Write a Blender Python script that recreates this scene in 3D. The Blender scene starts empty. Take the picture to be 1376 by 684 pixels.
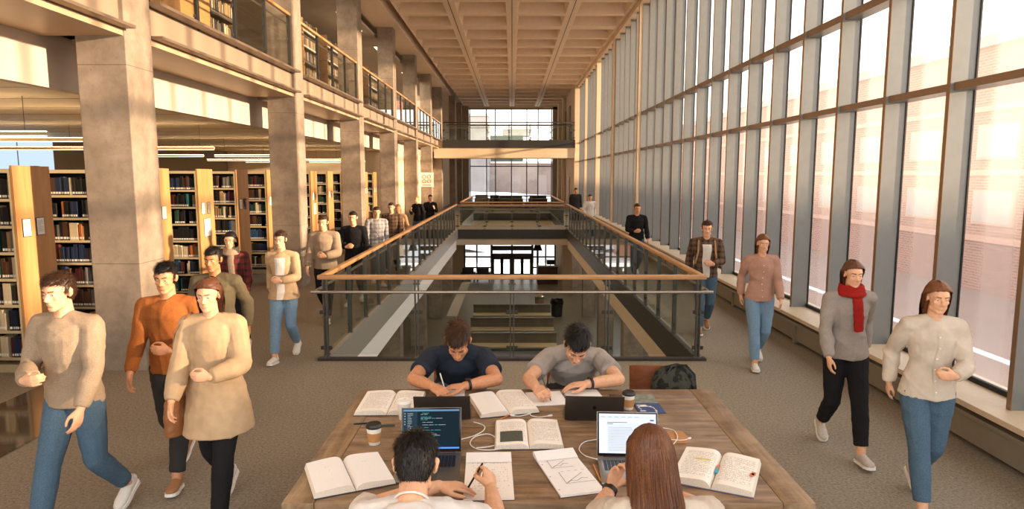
import bpy, bmesh, math, random
import numpy as np
from mathutils import Vector, Matrix, Euler, noise
R = math.radians
PI = math.pi
rnd = random.Random(7)
sc = bpy.context.scene
COL = sc.collection

# ------------------------------------------------------------------ tagging
def tag(o, label=None, cat=None, group=None, kind=None):
    if label: o['label'] = label
    if cat: o['category'] = cat
    if group: o['group'] = group
    if kind: o['kind'] = kind
    return o

def empty(name, loc=(0, 0, 0), rz=0, parent=None):
    o = bpy.data.objects.new(name, None)
    COL.objects.link(o)
    o.location = loc
    o.rotation_euler = (0, 0, rz)
    o.empty_display_size = .1
    if parent: o.parent = parent
    return o

def children_of(o):
    return [c for c in bpy.data.objects if c.parent == o]

def copy_tree(o, kids=None, parent=None):
    c = o.copy()
    COL.objects.link(c)
    c.parent = parent
    for ch in (kids if kids is not None else children_of(o)):
        copy_tree(ch, None, c)
    return c

# ------------------------------------------------------------------ mesh builder
class MB:
    def __init__(self):
        self.v = []; self.f = []; self.m = []; self.uv = []
    def quad(self, pts, mi=0, uv=None):
        b = len(self.v)
        self.v.extend([tuple(p) for p in pts])
        self.f.append(tuple(range(b, b + len(pts)))); self.m.append(mi)
        self.uv.append(uv or [(0, 0)] * len(pts))
        return self
    def mesh(self, vs, fs, mi=0, M=None):
        b = len(self.v)
        if M is not None: vs = [tuple(M @ Vector(p)) for p in vs]
        self.v.extend([tuple(p) for p in vs])
        for f in fs:
            self.f.append(tuple(b + i for i in f)); self.m.append(mi); self.uv.append([(0, 0)] * len(f))
        return self
    def box(self, lo, hi, mi=0, M=None, bev=0.0):
        x0, y0, z0 = lo; x1, y1, z1 = hi
        if bev > 0:
            bm = bmesh.new()
            bmesh.ops.create_cube(bm, size=1)
            for v in bm.verts:
                v.co = Vector(((x0 + x1) / 2 + v.co.x * (x1 - x0), (y0 + y1) / 2 + v.co.y * (y1 - y0), (z0 + z1) / 2 + v.co.z * (z1 - z0)))
            bmesh.ops.bevel(bm, geom=list(bm.edges), offset=min(bev, .45 * min(x1 - x0, y1 - y0, z1 - z0)), segments=2, profile=.5, affect='EDGES')
            bm.verts.index_update()
            vs = [tuple(v.co) for v in bm.verts]; fs = [tuple(v.index for v in f.verts) for f in bm.faces]
            bm.free()
            return self.mesh(vs, fs, mi, M)
        vs = [(x0, y0, z0), (x1, y0, z0), (x1, y1, z0), (x0, y1, z0), (x0, y0, z1), (x1, y0, z1), (x1, y1, z1), (x0, y1, z1)]
        fs = [(0, 3, 2, 1), (4, 5, 6, 7), (0, 1, 5, 4), (1, 2, 6, 5), (2, 3, 7, 6), (3, 0, 4, 7)]
        return self.mesh(vs, fs, mi, M)
    def tube(self, pts, r, n=10, mi=0, caps=True):
        pts = [Vector(p) for p in pts]
        rs = r if isinstance(r, (list, tuple)) else [r] * len(pts)
        b = len(self.v)
        t0 = (pts[1] - pts[0]).normalized()
        a = t0.orthogonal().normalized()
        for i, p in enumerate(pts):
            t = ((pts[min(i + 1, len(pts) - 1)] - pts[max(i - 1, 0)])).normalized()
            a = (a - t * a.dot(t)).normalized()
            c = t.cross(a)
            for k in range(n):
                an = 2 * PI * k / n
                self.v.append(tuple(p + (a * math.cos(an) + c * math.sin(an)) * rs[i]))
        for i in range(len(pts) - 1):
            for k in range(n):
                k2 = (k + 1) % n
                self.f.append((b + i * n + k, b + i * n + k2, b + (i + 1) * n + k2, b + (i + 1) * n + k)); self.m.append(mi); self.uv.append([(0, 0)] * 4)
        if caps:
            self.f.append(tuple(b + k for k in reversed(range(n)))); self.m.append(mi); self.uv.append([(0, 0)] * n)
            self.f.append(tuple(b + (len(pts) - 1) * n + k for k in range(n))); self.m.append(mi); self.uv.append([(0, 0)] * n)
        return self
    def lathe(self, prof, c=(0, 0, 0), n=24, mi=0, M=None, cap=True):
        b = len(self.v); vs = []; fs = []
        for (r, z) in prof:
            for k in range(n):
                a = 2 * PI * k / n
                vs.append((c[0] + r * math.cos(a), c[1] + r * math.sin(a), c[2] + z))
        for i in range(len(prof) - 1):
            for k in range(n):
                k2 = (k + 1) % n
                fs.append((i * n + k, i * n + k2, (i + 1) * n + k2, (i + 1) * n + k))
        if cap:
            fs.append(tuple(reversed(range(n)))); fs.append(tuple((len(prof) - 1) * n + k for k in range(n)))
        return self.mesh(vs, fs, mi, M)
    def prism(self, poly, z0, z1, mi=0, M=None):
        n = len(poly)
        vs = [(p[0], p[1], z0) for p in poly] + [(p[0], p[1], z1) for p in poly]
        fs = [tuple(reversed(range(n))), tuple(range(n, 2 * n))] + [(i, (i + 1) % n, n + (i + 1) % n, n + i) for i in range(n)]
        return self.mesh(vs, fs, mi, M)
    def ball(self, c, r, n=12, mi=0, M=None):
        if not isinstance(r, (tuple, list)): r = (r, r, r)
        vs = [(c[0], c[1], c[2] - r[2])]; fs = []
        m = max(6, n // 2 + 1)
        for i in range(1, m):
            t = -PI / 2 + PI * i / m
            for k in range(n):
                a = 2 * PI * k / n
                vs.append((c[0] + r[0] * math.cos(t) * math.cos(a), c[1] + r[1] * math.cos(t) * math.sin(a), c[2] + r[2] * math.sin(t)))
        vs.append((c[0], c[1], c[2] + r[2]))
        L = len(vs) - 1
        for k in range(n):
            k2 = (k + 1) % n
            fs.append((0, 1 + k2, 1 + k))
            fs.append((L, L - n + k, L - n + k2))
        for i in range(m - 2):
            for k in range(n):
                k2 = (k + 1) % n
                fs.append((1 + i * n + k, 1 + i * n + k2, 1 + (i + 1) * n + k2, 1 + (i + 1) * n + k))
        return self.mesh(vs, fs, mi, M)
    def surf(self, fn, nu, nv, mi=0):
        b = len(self.v)
        for j in range(nv + 1):
            for i in range(nu + 1):
                self.v.append(tuple(fn(i / nu, j / nv)))
        for j in range(nv):
            for i in range(nu):
                a = b + j * (nu + 1) + i
                self.f.append((a, a + 1, a + nu + 2, a + nu + 1)); self.m.append(mi)
                self.uv.append([(i / nu, j / nv), ((i + 1) / nu, j / nv), ((i + 1) / nu, (j + 1) / nv), (i / nu, (j + 1) / nv)])
        return self
    def build(self, name, mats, parent=None, smooth=False, loc=None, rz=None):
        me = bpy.data.meshes.new(name)
        me.from_pydata(self.v, [], self.f)
        if not isinstance(mats, (list, tuple)): mats = [mats]
        for m in mats: me.materials.append(m)
        if len(mats) > 1: me.polygons.foreach_set('material_index', self.m)
        if any(u[0] != (0, 0) or (len(u) > 1 and u[1] != (0, 0)) for u in self.uv):
            ul = me.uv_layers.new(name='UVMap')
            flat = []
            for u in self.uv:
                for q in u: flat.extend(q)
            ul.data.foreach_set('uv', flat)
        if smooth:
            me.polygons.foreach_set('use_smooth', [True] * len(me.polygons))
            try: me.set_sharp_from_angle(angle=R(42))
            except Exception: pass
        me.update()
        o = bpy.data.objects.new(name, me)
        COL.objects.link(o)
        if parent: o.parent = parent
        if loc is not None: o.location = loc
        if rz is not None: o.rotation_euler = (0, 0, rz)
        return o

def T(x=0, y=0, z=0, rx=0, ry=0, rz=0, s=1):
    return Matrix.Translation((x, y, z)) @ Euler((rx, ry, rz)).to_matrix().to_4x4() @ Matrix.Scale(s, 4)

# ------------------------------------------------------------------ materials
MAT = {}
class NT:
    def __init__(self, name):
        self.m = bpy.data.materials.new(name); self.m.use_nodes = True
        self.nt = self.m.node_tree; self.nt.nodes.clear()
        self.out = self.nt.nodes.new('ShaderNodeOutputMaterial')
    def n(self, typ, **kw):
        nd = self.nt.nodes.new(typ)
        for k, v in kw.items():
            if k.startswith('i_'):
                key = k[2:]
                key = int(key) if key.isdigit() else key.replace('_', ' ')
                nd.inputs[key].default_value = v
            else: setattr(nd, k, v)
        return nd
    def l(self, a, b): self.nt.links.new(a, b)
    def ramp(self, fac, stops):
        r = self.n('ShaderNodeValToRGB')
        el = r.color_ramp.elements
        while len(el) < len(stops): el.new(.5)
        for e, (p, c) in zip(el, stops):
            e.position = p; e.color = (*c, 1) if len(c) == 3 else c
        self.l(fac, r.inputs[0]); return r.outputs[0]
    def mix(self, fac, a, b, typ='MIX'):
        x = self.n('ShaderNodeMix', data_type='RGBA', blend_type=typ)
        for s, v in ((x.inputs[0], fac), (x.inputs[6], a), (x.inputs[7], b)):
            if hasattr(v, 'links'): self.l(v, s)
            elif isinstance(v, (int, float)): s.default_value = v
            else: s.default_value = (*v, 1) if len(v) == 3 else v
        return x.outputs[2]
    def math(self, op, a, b=0, c=None):
        x = self.n('ShaderNodeMath', operation=op)
        for i, v in enumerate((a, b) if c is None else (a, b, c)):
            if hasattr(v, 'links'): self.l(v, x.inputs[i])
            else: x.inputs[i].default_value = v
        return x.outputs[0]
    def coords(self, scale=(1, 1, 1), kind='Object', rot=(0, 0, 0)):
        t = self.n('ShaderNodeTexCoord'); mp = self.n('ShaderNodeMapping')
        mp.inputs['Scale'].default_value = scale; mp.inputs['Rotation'].default_value = rot
        self.l(t.outputs[kind], mp.inputs[0]); return mp.outputs[0]
    def noise(self, vec, scale, detail=4, rough=.55, dist=0):
        x = self.n('ShaderNodeTexNoise'); x.inputs['Scale'].default_value = scale
        x.inputs['Detail'].default_value = detail; x.inputs['Roughness'].default_value = rough; x.inputs['Distortion'].default_value = dist
        self.l(vec, x.inputs[0]); return x.outputs[0]
    def bsdf(self, color, rough=.5, metal=0, spec=.5, bump=None, bstr=.3, bdist=.01, **kw):
        b = self.n('ShaderNodeBsdfPrincipled')
        for s, v in ((b.inputs['Base Color'], color), (b.inputs['Roughness'], rough), (b.inputs['Metallic'], metal), (b.inputs['Specular IOR Level'], spec)):
            if hasattr(v, 'links'): self.l(v, s)
            elif isinstance(v, (int, float)): s.default_value = v
            else: s.default_value = (*v, 1)
        for k, v in kw.items():
            b.inputs[k.replace('_', ' ')].default_value = v
        if bump is not None:
            bp = self.n('ShaderNodeBump'); bp.inputs['Strength'].default_value = bstr; bp.inputs['Distance'].default_value = bdist
            self.l(bump, bp.inputs['Height']); self.l(bp.outputs[0], b.inputs['Normal'])
        self.l(b.outputs[0], self.out.inputs[0]); return b

def srgb(h):
    h = h.lstrip('#')
    c = [int(h[i:i + 2], 16) / 255 for i in (0, 2, 4)]
    return tuple(((x + .055) / 1.055) ** 2.4 if x > .04045 else x / 12.92 for x in c)

def plain(name, col, rough=.5, metal=0, spec=.5, var=.06, vs=30, **kw):
    """flat-coloured surface with a slight mottling and matching roughness change"""
    if isinstance(col, str): col = srgb(col)
    t = NT(name); c = t.coords()
    n = t.noise(c, vs, 3)
    cc = t.ramp(n, [(.3, tuple(max(0, x * (1 - var)) for x in col)), (.7, tuple(min(1, x * (1 + var)) for x in col))])
    t.bsdf(cc, rough, metal, spec, **kw)
    MAT[name] = t.m; return t.m

def cloth(name, col, col2=None, scale=900, stripes=None, rough=.9):
    if isinstance(col, str): col = srgb(col)
    if isinstance(col2, str): col2 = srgb(col2)
    t = NT(name); c = t.coords()
    n = t.noise(c, 9, 4); w = t.noise(c, scale, 2)
    base = t.ramp(n, [(.3, tuple(x * .86 for x in col)), (.7, tuple(min(1, x * 1.1) for x in col))])
    if col2 is not None:
        if stripes == 'plaid':
            s = t.n('ShaderNodeSeparateXYZ'); t.l(c, s.inputs[0])
            a = t.math('GREATER_THAN', t.math('SINE', t.math('MULTIPLY', s.outputs[0], 75)), .3)
            b = t.math('GREATER_THAN', t.math('SINE', t.math('MULTIPLY', s.outputs[2], 75)), .3)
            base = t.mix(t.math('MULTIPLY', t.math('ADD', a, b), .5), base, col2)
        elif stripes == 'camo':
            base = t.mix(t.ramp(t.noise(c, 14, 2), [(.48, (0, 0, 0)), (.52, (1, 1, 1))]), base, col2)
        elif stripes:
            s = t.n('ShaderNodeSeparateXYZ'); t.l(c, s.inputs[0])
            a = t.math('GREATER_THAN', t.math('SINE', t.math('MULTIPLY', s.outputs[2], stripes)), .2)
            base = t.mix(a, base, col2)
        else:
            base = t.mix(t.ramp(t.noise(c, 300, 2), [(.4, (0, 0, 0)), (.6, (1, 1, 1))]), base, col2)
    t.bsdf(base, rough, 0, .2, bump=w, bstr=.25, bdist=.002)
    MAT[name] = t.m; return t.m

def wood(name, c1, c2, axis='x', scale=1.0, rough=.45, knots=False, island=False, bump=.15):
    c1 = srgb(c1); c2 = srgb(c2)
    t = NT(name)
    sc_ = {'x': (1.2, 14, 14), 'y': (14, 1.2, 14), 'z': (14, 14, 1.2)}[axis]
    c = t.coords(tuple(s * scale for s in sc_))
    if island:
        g = t.n('ShaderNodeNewGeometry'); cb = t.n('ShaderNodeCombineXYZ')
        q = t.math('MULTIPLY', g.outputs['Random Per Island'], 37)
        t.l(q, cb.inputs[0]); t.l(q, cb.inputs[1])
        va = t.n('ShaderNodeVectorMath', operation='ADD'); t.l(c, va.inputs[0]); t.l(cb.outputs[0], va.inputs[1]); c = va.outputs[0]
    n1 = t.noise(c, 1.6, 6, .6, .4); n2 = t.noise(c, 9, 3, .6)
    mid = tuple((a + b) / 2 for a, b in zip(c1, c2))
    col = t.ramp(n1, [(.3, c1), (.5, mid), (.68, c2)])
    col = t.mix(t.math('MULTIPLY', n2, .35), col, tuple(x * .55 for x in c1))
    if island:
        col = t.mix(.7, col, t.ramp(g.outputs['Random Per Island'], [(0, tuple(x * .72 for x in mid)), (.5, mid), (1, tuple(min(1, x * 1.35) for x in mid))]), 'SOFT_LIGHT')
    if knots:
        cv = t.coords((1.3, 3.2, 3)); v = t.n('ShaderNodeTexVoronoi'); v.inputs['Scale'].default_value = 1.7
        t.l(cv, v.inputs[0])
        k = t.ramp(v.outputs['Distance'], [(.02, (1, 1, 1)), (.09, (0, 0, 0))])
        col = t.mix(k, col, tuple(x * .25 for x in c1))
        w = t.ramp(t.noise(t.coords((2, 3, 2)), 2.2, 5, .65), [(.42, (0, 0, 0)), (.62, (1, 1, 1))])
        col = t.mix(t.math('MULTIPLY', w, .22), col, tuple(min(1, x * 1.3 + .02) for x in c2))
    t.bsdf(col, rough, 0, .4, bump=n1, bstr=bump, bdist=.004)
    MAT[name] = t.m; return t.m

def glassy(name, tint, refl_rough=.02, haze=0.0, haze_col=(.9, .9, .9), ior=1.5, streak=False):
    """thin pane: lets light straight through, mirrors by Fresnel, optional white haze of a film"""
    t = NT(name)
    tr = t.n('ShaderNodeBsdfTransparent'); tr.inputs[0].default_value = (*tint, 1)
    gl = t.n('ShaderNodeBsdfGlossy'); gl.inputs['Roughness'].default_value = refl_rough
    fr = t.n('ShaderNodeFresnel'); fr.inputs[0].default_value = ior
    # the pane is thin: the same index whichever side it is seen from
    ge = t.n('ShaderNodeNewGeometry'); mi = t.n('ShaderNodeMapRange'); t.l(ge.outputs['Backfacing'], mi.inputs[0])
    mi.inputs[3].default_value = ior; mi.inputs[4].default_value = 1 / ior; t.l(mi.outputs[0], fr.inputs[0])
    body = tr.outputs[0]
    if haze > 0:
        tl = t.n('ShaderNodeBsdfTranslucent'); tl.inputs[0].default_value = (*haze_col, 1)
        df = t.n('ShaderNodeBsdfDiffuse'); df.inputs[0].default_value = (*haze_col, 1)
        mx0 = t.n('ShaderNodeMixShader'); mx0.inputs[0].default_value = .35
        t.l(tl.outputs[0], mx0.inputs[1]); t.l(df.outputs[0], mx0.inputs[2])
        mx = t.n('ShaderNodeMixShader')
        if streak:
            # a milkier band runs up the middle of every pane
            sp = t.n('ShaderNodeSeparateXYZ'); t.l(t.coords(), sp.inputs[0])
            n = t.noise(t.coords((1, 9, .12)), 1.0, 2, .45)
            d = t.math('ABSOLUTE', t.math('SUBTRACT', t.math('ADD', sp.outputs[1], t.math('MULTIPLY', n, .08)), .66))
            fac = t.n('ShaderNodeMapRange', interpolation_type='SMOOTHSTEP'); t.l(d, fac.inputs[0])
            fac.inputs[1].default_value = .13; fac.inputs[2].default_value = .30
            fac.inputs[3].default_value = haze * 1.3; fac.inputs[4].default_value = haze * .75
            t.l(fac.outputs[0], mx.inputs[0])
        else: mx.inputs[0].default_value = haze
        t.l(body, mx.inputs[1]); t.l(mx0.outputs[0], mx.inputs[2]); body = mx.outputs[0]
    m2 = t.n('ShaderNodeMixShader')
    t.l(fr.outputs[0], m2.inputs[0]); t.l(body, m2.inputs[1]); t.l(gl.outputs[0], m2.inputs[2])
    t.l(m2.outputs[0], t.out.inputs[0])
    MAT[name] = t.m; return t.m

def emit(name, col, strength):
    t = NT(name); e = t.n('ShaderNodeEmission'); e.inputs[0].default_value = (*col, 1); e.inputs[1].default_value = strength
    t.l(e.outputs[0], t.out.inputs[0]); MAT[name] = t.m; return t.m

def carpet():
    t = NT('carpet'); c = t.coords()
    n = t.noise(c, 42, 5, .75); b = t.noise(c, 1.1, 3); f = t.noise(c, 170, 2, .7)
    v = t.n('ShaderNodeTexVoronoi'); v.inputs['Scale'].default_value = 48; t.l(c, v.inputs[0])
    col = t.ramp(n, [(.3, srgb('#5e564b')), (.48, srgb('#9a8f7d')), (.6, srgb('#aea28d')), (.74, srgb('#d3c7b0'))])
    col = t.mix(t.ramp(f, [(.35, (.55, .55, .55)), (.65, (0, 0, 0))]), col, srgb('#5a5146'))
    col = t.mix(t.math('MULTIPLY', b, .3), col, srgb('#a09380'))
    t.bsdf(col, .95, 0, .1, bump=v.outputs['Distance'], bstr=.35, bdist=.004)
    MAT['carpet'] = t.m
carpet()

def concrete(name, c1, c2, c3):
    t = NT(name); c = t.coords()
    a = t.noise(c, 1.3, 6, .6); b = t.noise(c, 7, 5, .65); s = t.noise(c, 60, 3)
    col = t.ramp(a, [(.3, srgb(c1)), (.55, srgb(c2)), (.75, srgb(c3))])
    col = t.mix(t.math('MULTIPLY', t.ramp(b, [(.35, (1, 1, 1)), (.6, (0, 0, 0))]), .35), col, tuple(x * .6 for x in srgb(c1)))
    v = t.n('ShaderNodeTexVoronoi'); v.inputs['Scale'].default_value = 5.5; t.l(t.coords((1, 1, 1)), v.inputs[0])
    col = t.mix(t.ramp(v.outputs['Distance'], [(.02, (.6, .6, .6)), (.05, (0, 0, 0))]), col, tuple(x * .4 for x in srgb(c1)))
    # formwork joints
    sx = t.n('ShaderNodeSeparateXYZ'); t.l(c, sx.inputs[0])
    fr = t.math('FRACT', t.math('DIVIDE', t.math('ADD', sx.outputs[2], 20.25), 2.4))
    j = t.math('LESS_THAN', fr, .004)
    col = t.mix(t.math('MULTIPLY', j, .6), col, tuple(x * .35 for x in srgb(c1)))
    t.bsdf(col, .8, 0, .3, bump=s, bstr=.15, bdist=.004)
    MAT[name] = t.m
concrete('concrete', '#7d6f60', '#978877', '#aa9b8a')

def page_mat(name, base='#efe7db', line='#8d857c', rows=26, margin=.1, split=False, dens=.55, hl=None):
    """paper printed with rows of text: ink shows in short runs along each row"""
    t = NT(name)
    tc = t.n('ShaderNodeTexCoord'); s = t.n('ShaderNodeSeparateXYZ'); t.l(tc.outputs['UV'], s.inputs[0])
    u, v = s.outputs[0], s.outputs[1]
    r = t.math('MULTIPLY', v, rows); fr = t.math('FRACT', r)
    inrow = t.math('LESS_THAN', fr, .42)
    fl = t.math('FLOOR', r)
    cb = t.n('ShaderNodeCombineXYZ'); t.l(t.math('MULTIPLY', u, 42), cb.inputs[0]); t.l(t.math('MULTIPLY', fl, 7.7), cb.inputs[1])
    w = t.noise(cb.outputs[0], 1.0, 1, .5)
    word = t.math('LESS_THAN', w, dens)
    m = t.math('MULTIPLY', inrow, word)
    cb2 = t.n('ShaderNodeCombineXYZ'); t.l(t.math('MULTIPLY', fl, 3.1), cb2.inputs[0])
    endn = t.noise(cb2.outputs[0], 1.0, 0)
    lim = t.math('SUBTRACT', 1 - margin * .6, t.math('MULTIPLY', t.math('GREATER_THAN', endn, .6), .35))
    for a in (t.math('GREATER_THAN', u, margin), t.math('LESS_THAN', u, lim), t.math('GREATER_THAN', v, margin), t.math('LESS_THAN', v, 1 - margin)):
        m = t.math('MULTIPLY', m, a)
    col = t.mix(t.math('MULTIPLY', m, .75), srgb(base), srgb(line))
    if hl:
        (u0, u1, v0, v1, hc) = hl
        k = t.math('MULTIPLY', t.math('MULTIPLY', t.math('GREATER_THAN', u, u0), t.math('LESS_THAN', u, u1)), t.math('MULTIPLY', t.math('GREATER_THAN', v, v0), t.math('LESS_THAN', v, v1)))
        col = t.mix(k, col, srgb(hc), 'MULTIPLY')
    t.bsdf(col, .75, 0, .25)
    MAT[name] = t.m; return t.m

def brick(name, c1, c2, mortar, scale=1.0, axis='yz'):
    t = NT(name)
    rot = {'yz': (0, PI / 2, PI / 2), 'xz': (PI / 2, 0, 0)}[axis]
    tc = t.n('ShaderNodeTexCoord'); s = t.n('ShaderNodeSeparateXYZ'); t.l(tc.outputs['Object'], s.inputs[0])
    cb = t.n('ShaderNodeCombineXYZ'); t.l(s.outputs[1 if axis == 'yz' else 0], cb.inputs[0]); t.l(s.outputs[2], cb.inputs[1])
    b = t.n('ShaderNodeTexBrick'); t.l(cb.outputs[0], b.inputs[0])
    b.inputs['Color1'].default_value = (*srgb(c1), 1); b.inputs['Color2'].default_value = (*srgb(c2), 1); b.inputs['Mortar'].default_value = (*srgb(mortar), 1)
    b.inputs['Scale'].default_value = scale; b.inputs['Brick Width'].default_value = .5; b.inputs['Row Height'].default_value = .18; b.inputs['Mortar Size'].default_value = .02
    t.bsdf(b.outputs[0], .9, 0, .2); MAT[name] = t.m

M = MAT
plain('waffle', '#dfc9ae', .9, var=.04, vs=6)
plain('plaster', '#d9c3a4', .9, var=.03, vs=4)
plain('white_plaster', '#bfb2a1', .9, var=.03, vs=4)
plain('soffit', '#b39a7c', .42, var=.04, vs=3)
plain('fascia', '#8f7d69', .6, var=.03, vs=3)
plain('ledge', '#85725f', .38, .5, var=.05)
plain('dark_steel', '#45423c', .42, .6, var=.08)
plain('post_steel', '#686862', .32, .7, var=.06)
plain('bright_steel', '#b5ada2', .28, .9, var=.04)
plain('mullion', '#7f817e', .38, .35, var=.04, vs=8)
plain('mullion_edge', '#8a6f55', .42, .4, var=.05)
plain('gasket', '#17181a', .6)
plain('black', '#131313', .5)
plain('black_gloss', '#0e0f10', .15)
plain('sill', '#ccb697', .5, var=.04)
plain('heater', '#8d8371', .45, .3, var=.04)
plain('lobby_floor', '#6c6353', .35, var=.12, vs=3)
plain('lobby_wall', '#a08a6c', .8)
plain('acoustic', '#d9c3a2', .6, var=.015, vs=1)
plain('shelf_metal', '#c9b78f', .5, var=.04)
plain('dark_shelf', '#3a322a', .8)
plain('paper', '#efe9df', .75, var=.02)
plain('wallgrey', '#93856f', .85, var=.04, vs=3)
plain('snow', '#e4e4e6', .95, var=.05, vs=.4)
plain('outdoor_grey', '#a9a5a0', .9, var=.06, vs=1)
plain('outdoor_dark', '#8b8479', .9, var=.15, vs=.5)
plain('hut', '#4c5348', .8)
plain('pink_stone', '#d0a48c', .9, var=.05, vs=1)
wood('rail_wood', '#b3814f', '#d2a472', 'x', 1, .32)
wood('rail_wood_y', '#b3814f', '#d2a472', 'y', 1, .32)
wood('panel_wood', '#b07f4d', '#cb9862', 'z', .6, .5)
wood('table_wood', '#6c5a47', '#b0977a', 'x', 1.0, .5, knots=True, island=True, bump=.35)
wood('table_wood_y', '#715f4b', '#b29a7b', 'y', .9, .48, knots=True, island=True, bump=.35)
wood('dark_wood', '#3b2a1c', '#5d4430', 'x', 1, .5)
wood('chair_wood', '#7a4426', '#9a5c36', 'x', .8, .35)
glassy('rail_glass', (.945, .965, .945), ior=1.3)
glassy('clear_glass', (.93, .95, .94))
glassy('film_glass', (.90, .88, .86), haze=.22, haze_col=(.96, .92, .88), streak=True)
brick('brick_far', '#a06a54', '#b07c66', '#b59c8c', 1, 'yz')
brick('brick_far_x', '#b9a49a', '#c6b1a6', '#d0c2b8', 1, 'xz')
# ================================================================== camera, sun, sky
PITCH = R(6.8)
cam = bpy.data.cameras.new('camera'); cam.sensor_width = 36; cam.lens = 36 * 900 / 1376
cam.clip_end = 500; cam.clip_start = .05
co = bpy.data.objects.new('camera', cam); COL.objects.link(co)
co.location = (0, 0, 2.45); co.rotation_euler = (PI / 2 - PITCH, 0, 0)
sc.camera = co
sun = bpy.data.lights.new('sun', 'SUN'); sun.energy = 13; sun.color = (1, .74, .50); sun.angle = R(1.6)
so = bpy.data.objects.new('sun', sun); COL.objects.link(so)
so.rotation_euler = Vector((1, -.24, .135)).to_track_quat('Z', 'Y').to_euler()
w = bpy.data.worlds.new('world'); sc.world = w; w.use_nodes = True
nt = w.node_tree; bg = nt.nodes['Background']
tc = nt.nodes.new('ShaderNodeTexCoord'); sx = nt.nodes.new('ShaderNodeSeparateXYZ'); rp = nt.nodes.new('ShaderNodeValToRGB')
nt.links.new(tc.outputs['Generated'], sx.inputs[0]); nt.links.new(sx.outputs[2], rp.inputs[0]); nt.links.new(rp.outputs[0], bg.inputs[0])
rp.color_ramp.elements[0].position = 0; rp.color_ramp.elements[0].color = (1, .93, .85, 1)
rp.color_ramp.elements[1].position = .5; rp.color_ramp.elements[1].color = (.90, .94, 1, 1)
bg.inputs[1].default_value = 2.1
sc.view_settings.view_transform = 'Standard'; sc.view_settings.look = 'None'
sc.view_settings.gamma = 1; sc.view_settings.exposure = .46; sc.view_settings.use_curve_mapping = False
cy = sc.cycles
cy.max_bounces = 8; cy.diffuse_bounces = 4; cy.glossy_bounces = 3; cy.transmission_bounces = 4; cy.transparent_max_bounces = 24
cy.use_denoising = True; cy.sample_clamp_indirect = 6
try: cy.denoiser = 'OPENIMAGEDENOISE'
except Exception: pass

# ================================================================== key lines of the place
GX = 2.5                      # the opening in the floor spans x = -GX .. GX
G1 = (8.71, 30.2)             # first opening along y
G2 = (32.6, 42.5)             # second opening
LOW = -4.6                    # lobby floor
UP = 4.6                      # upper floor
CEI = 8.1
COLY = [2.1, 8.21, 14.5, 20.54, 26.6, 32.57, 38.6, 44.3]
YEND = 57.3
XL, XR = -4.5, 4.25

def struct(o):
    o['kind'] = 'structure'; return o
def sbox(name, boxes, mat, bev=0):
    m = MB()
    for lo, hi in boxes: m.box(lo, hi, bev=bev)
    return struct(m.build(name, mat))

Y0 = -1.5
# the floor with its two openings (thick slab, steel edges are separate)
sbox('floor', [((-13, Y0, -.45), (5.0, G1[0], 0)), ((-13, G1[0], -.45), (-GX, YEND, 0)), ((GX, G1[0], -.45), (5.0, YEND, 0)),
               ((-GX, G1[1], -.45), (GX, G2[0], 0)), ((-GX, G2[1], -.45), (GX, YEND, 0))], M['carpet'])
plain('lit_edge_steel', '#b5b0a5', .35, .3, var=.06)  # lit left edge: window light put into the steel colour
plain('edge_plaster', '#d8c6aa', .8, var=.03, vs=3)
# slab edge: steel channel on top, plastered beam beneath
m = MB()
m.box((GX - .06, G1[0], -.40), (GX + .01, G1[1], .03))
m.box((-GX, G1[1] - .06, -.40), (GX, G1[1] + .01, -.02)); m.box((-GX - .07, G1[0] - .08, -.40), (GX + .07, G1[0] + .02, .035))
m.box((GX - .06, G2[0], -.40), (GX + .01, G2[1], .03))
m.box((-GX, G2[1] - .06, -.40), (GX, G2[1] + .01, .03))
struct(m.build('trim_1', M['dark_steel']))
m = MB(); m.box((-GX - .01, G1[0] + .02, -.40), (-GX + .06, G1[1] - .07, .03)); m.box((-GX - .01, G2[0], -.40), (-GX + .06, G2[1] - .07, .03)); struct(m.build('trim_40', M['lit_edge_steel']))
m = MB()
m.box((GX + .02, G1[0], -.85), (GX + .35, G1[1], -.41))
m.box((-GX - .35, G1[1] + .02, -.72), (GX + .35, G2[0] - .02, -.41)); m.box((-GX - .35, G2[0], -.85), (-GX - .02, G2[1], -.41)); m.box((GX + .02, G2[0], -.85), (GX + .35, G2[1], -.41))
m.box((-GX - .35, G2[1] + .02, -.85), (GX + .35, G2[1] + .4, -.41)); m.box((-GX - .35, G1[0] - .4, -.85), (GX + .35, G1[0] - .02, -.41))
struct(m.build('trim_2', M['edge_plaster']))
m = MB(); m.box((-GX - .35, G1[0] + .02, -.92), (-GX - .02, G1[1], -.41)); plain('lit_edge_plaster', '#f2ede4', .8, var=.02); struct(m.build('trim_41', M['lit_edge_plaster']))  # lit copy of the edge plaster, sunlight put into its colour
# lobby shell
sbox('floor_lobby', [((-11, -1.5, LOW - .2), (9, 47.5, LOW))], M['lobby_floor'])
sbox('wall_lobby_left', [((-6.6, 4, LOW), (-6.4, 46.3, -.45))], M['lobby_wall'])
sbox('wall_lobby_right', [((6.0, 4, LOW), (6.2, 46.3, -.45)), ((3.05, 40.0, LOW), (6.0, 46.3, -.45))], M['lobby_wall'])
sbox('wall_lobby_back', [((-11, 3.8, LOW), (9, 4, -.45))], M['lobby_wall'])

# polished stone inlay in the carpet beside the stacks
plain('polished_stone', '#5f5342', .08, 0, .6, var=.1, vs=2)
m = MB(); m.quad([(-5.5, 6.2, .006), (-4.45, 5.2, .006), (-4.45, 6.5, .006), (-5.5, 8.1, .006)])
m.mesh([], []); struct(m.build('floor_inlay', M['polished_stone']))

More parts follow.
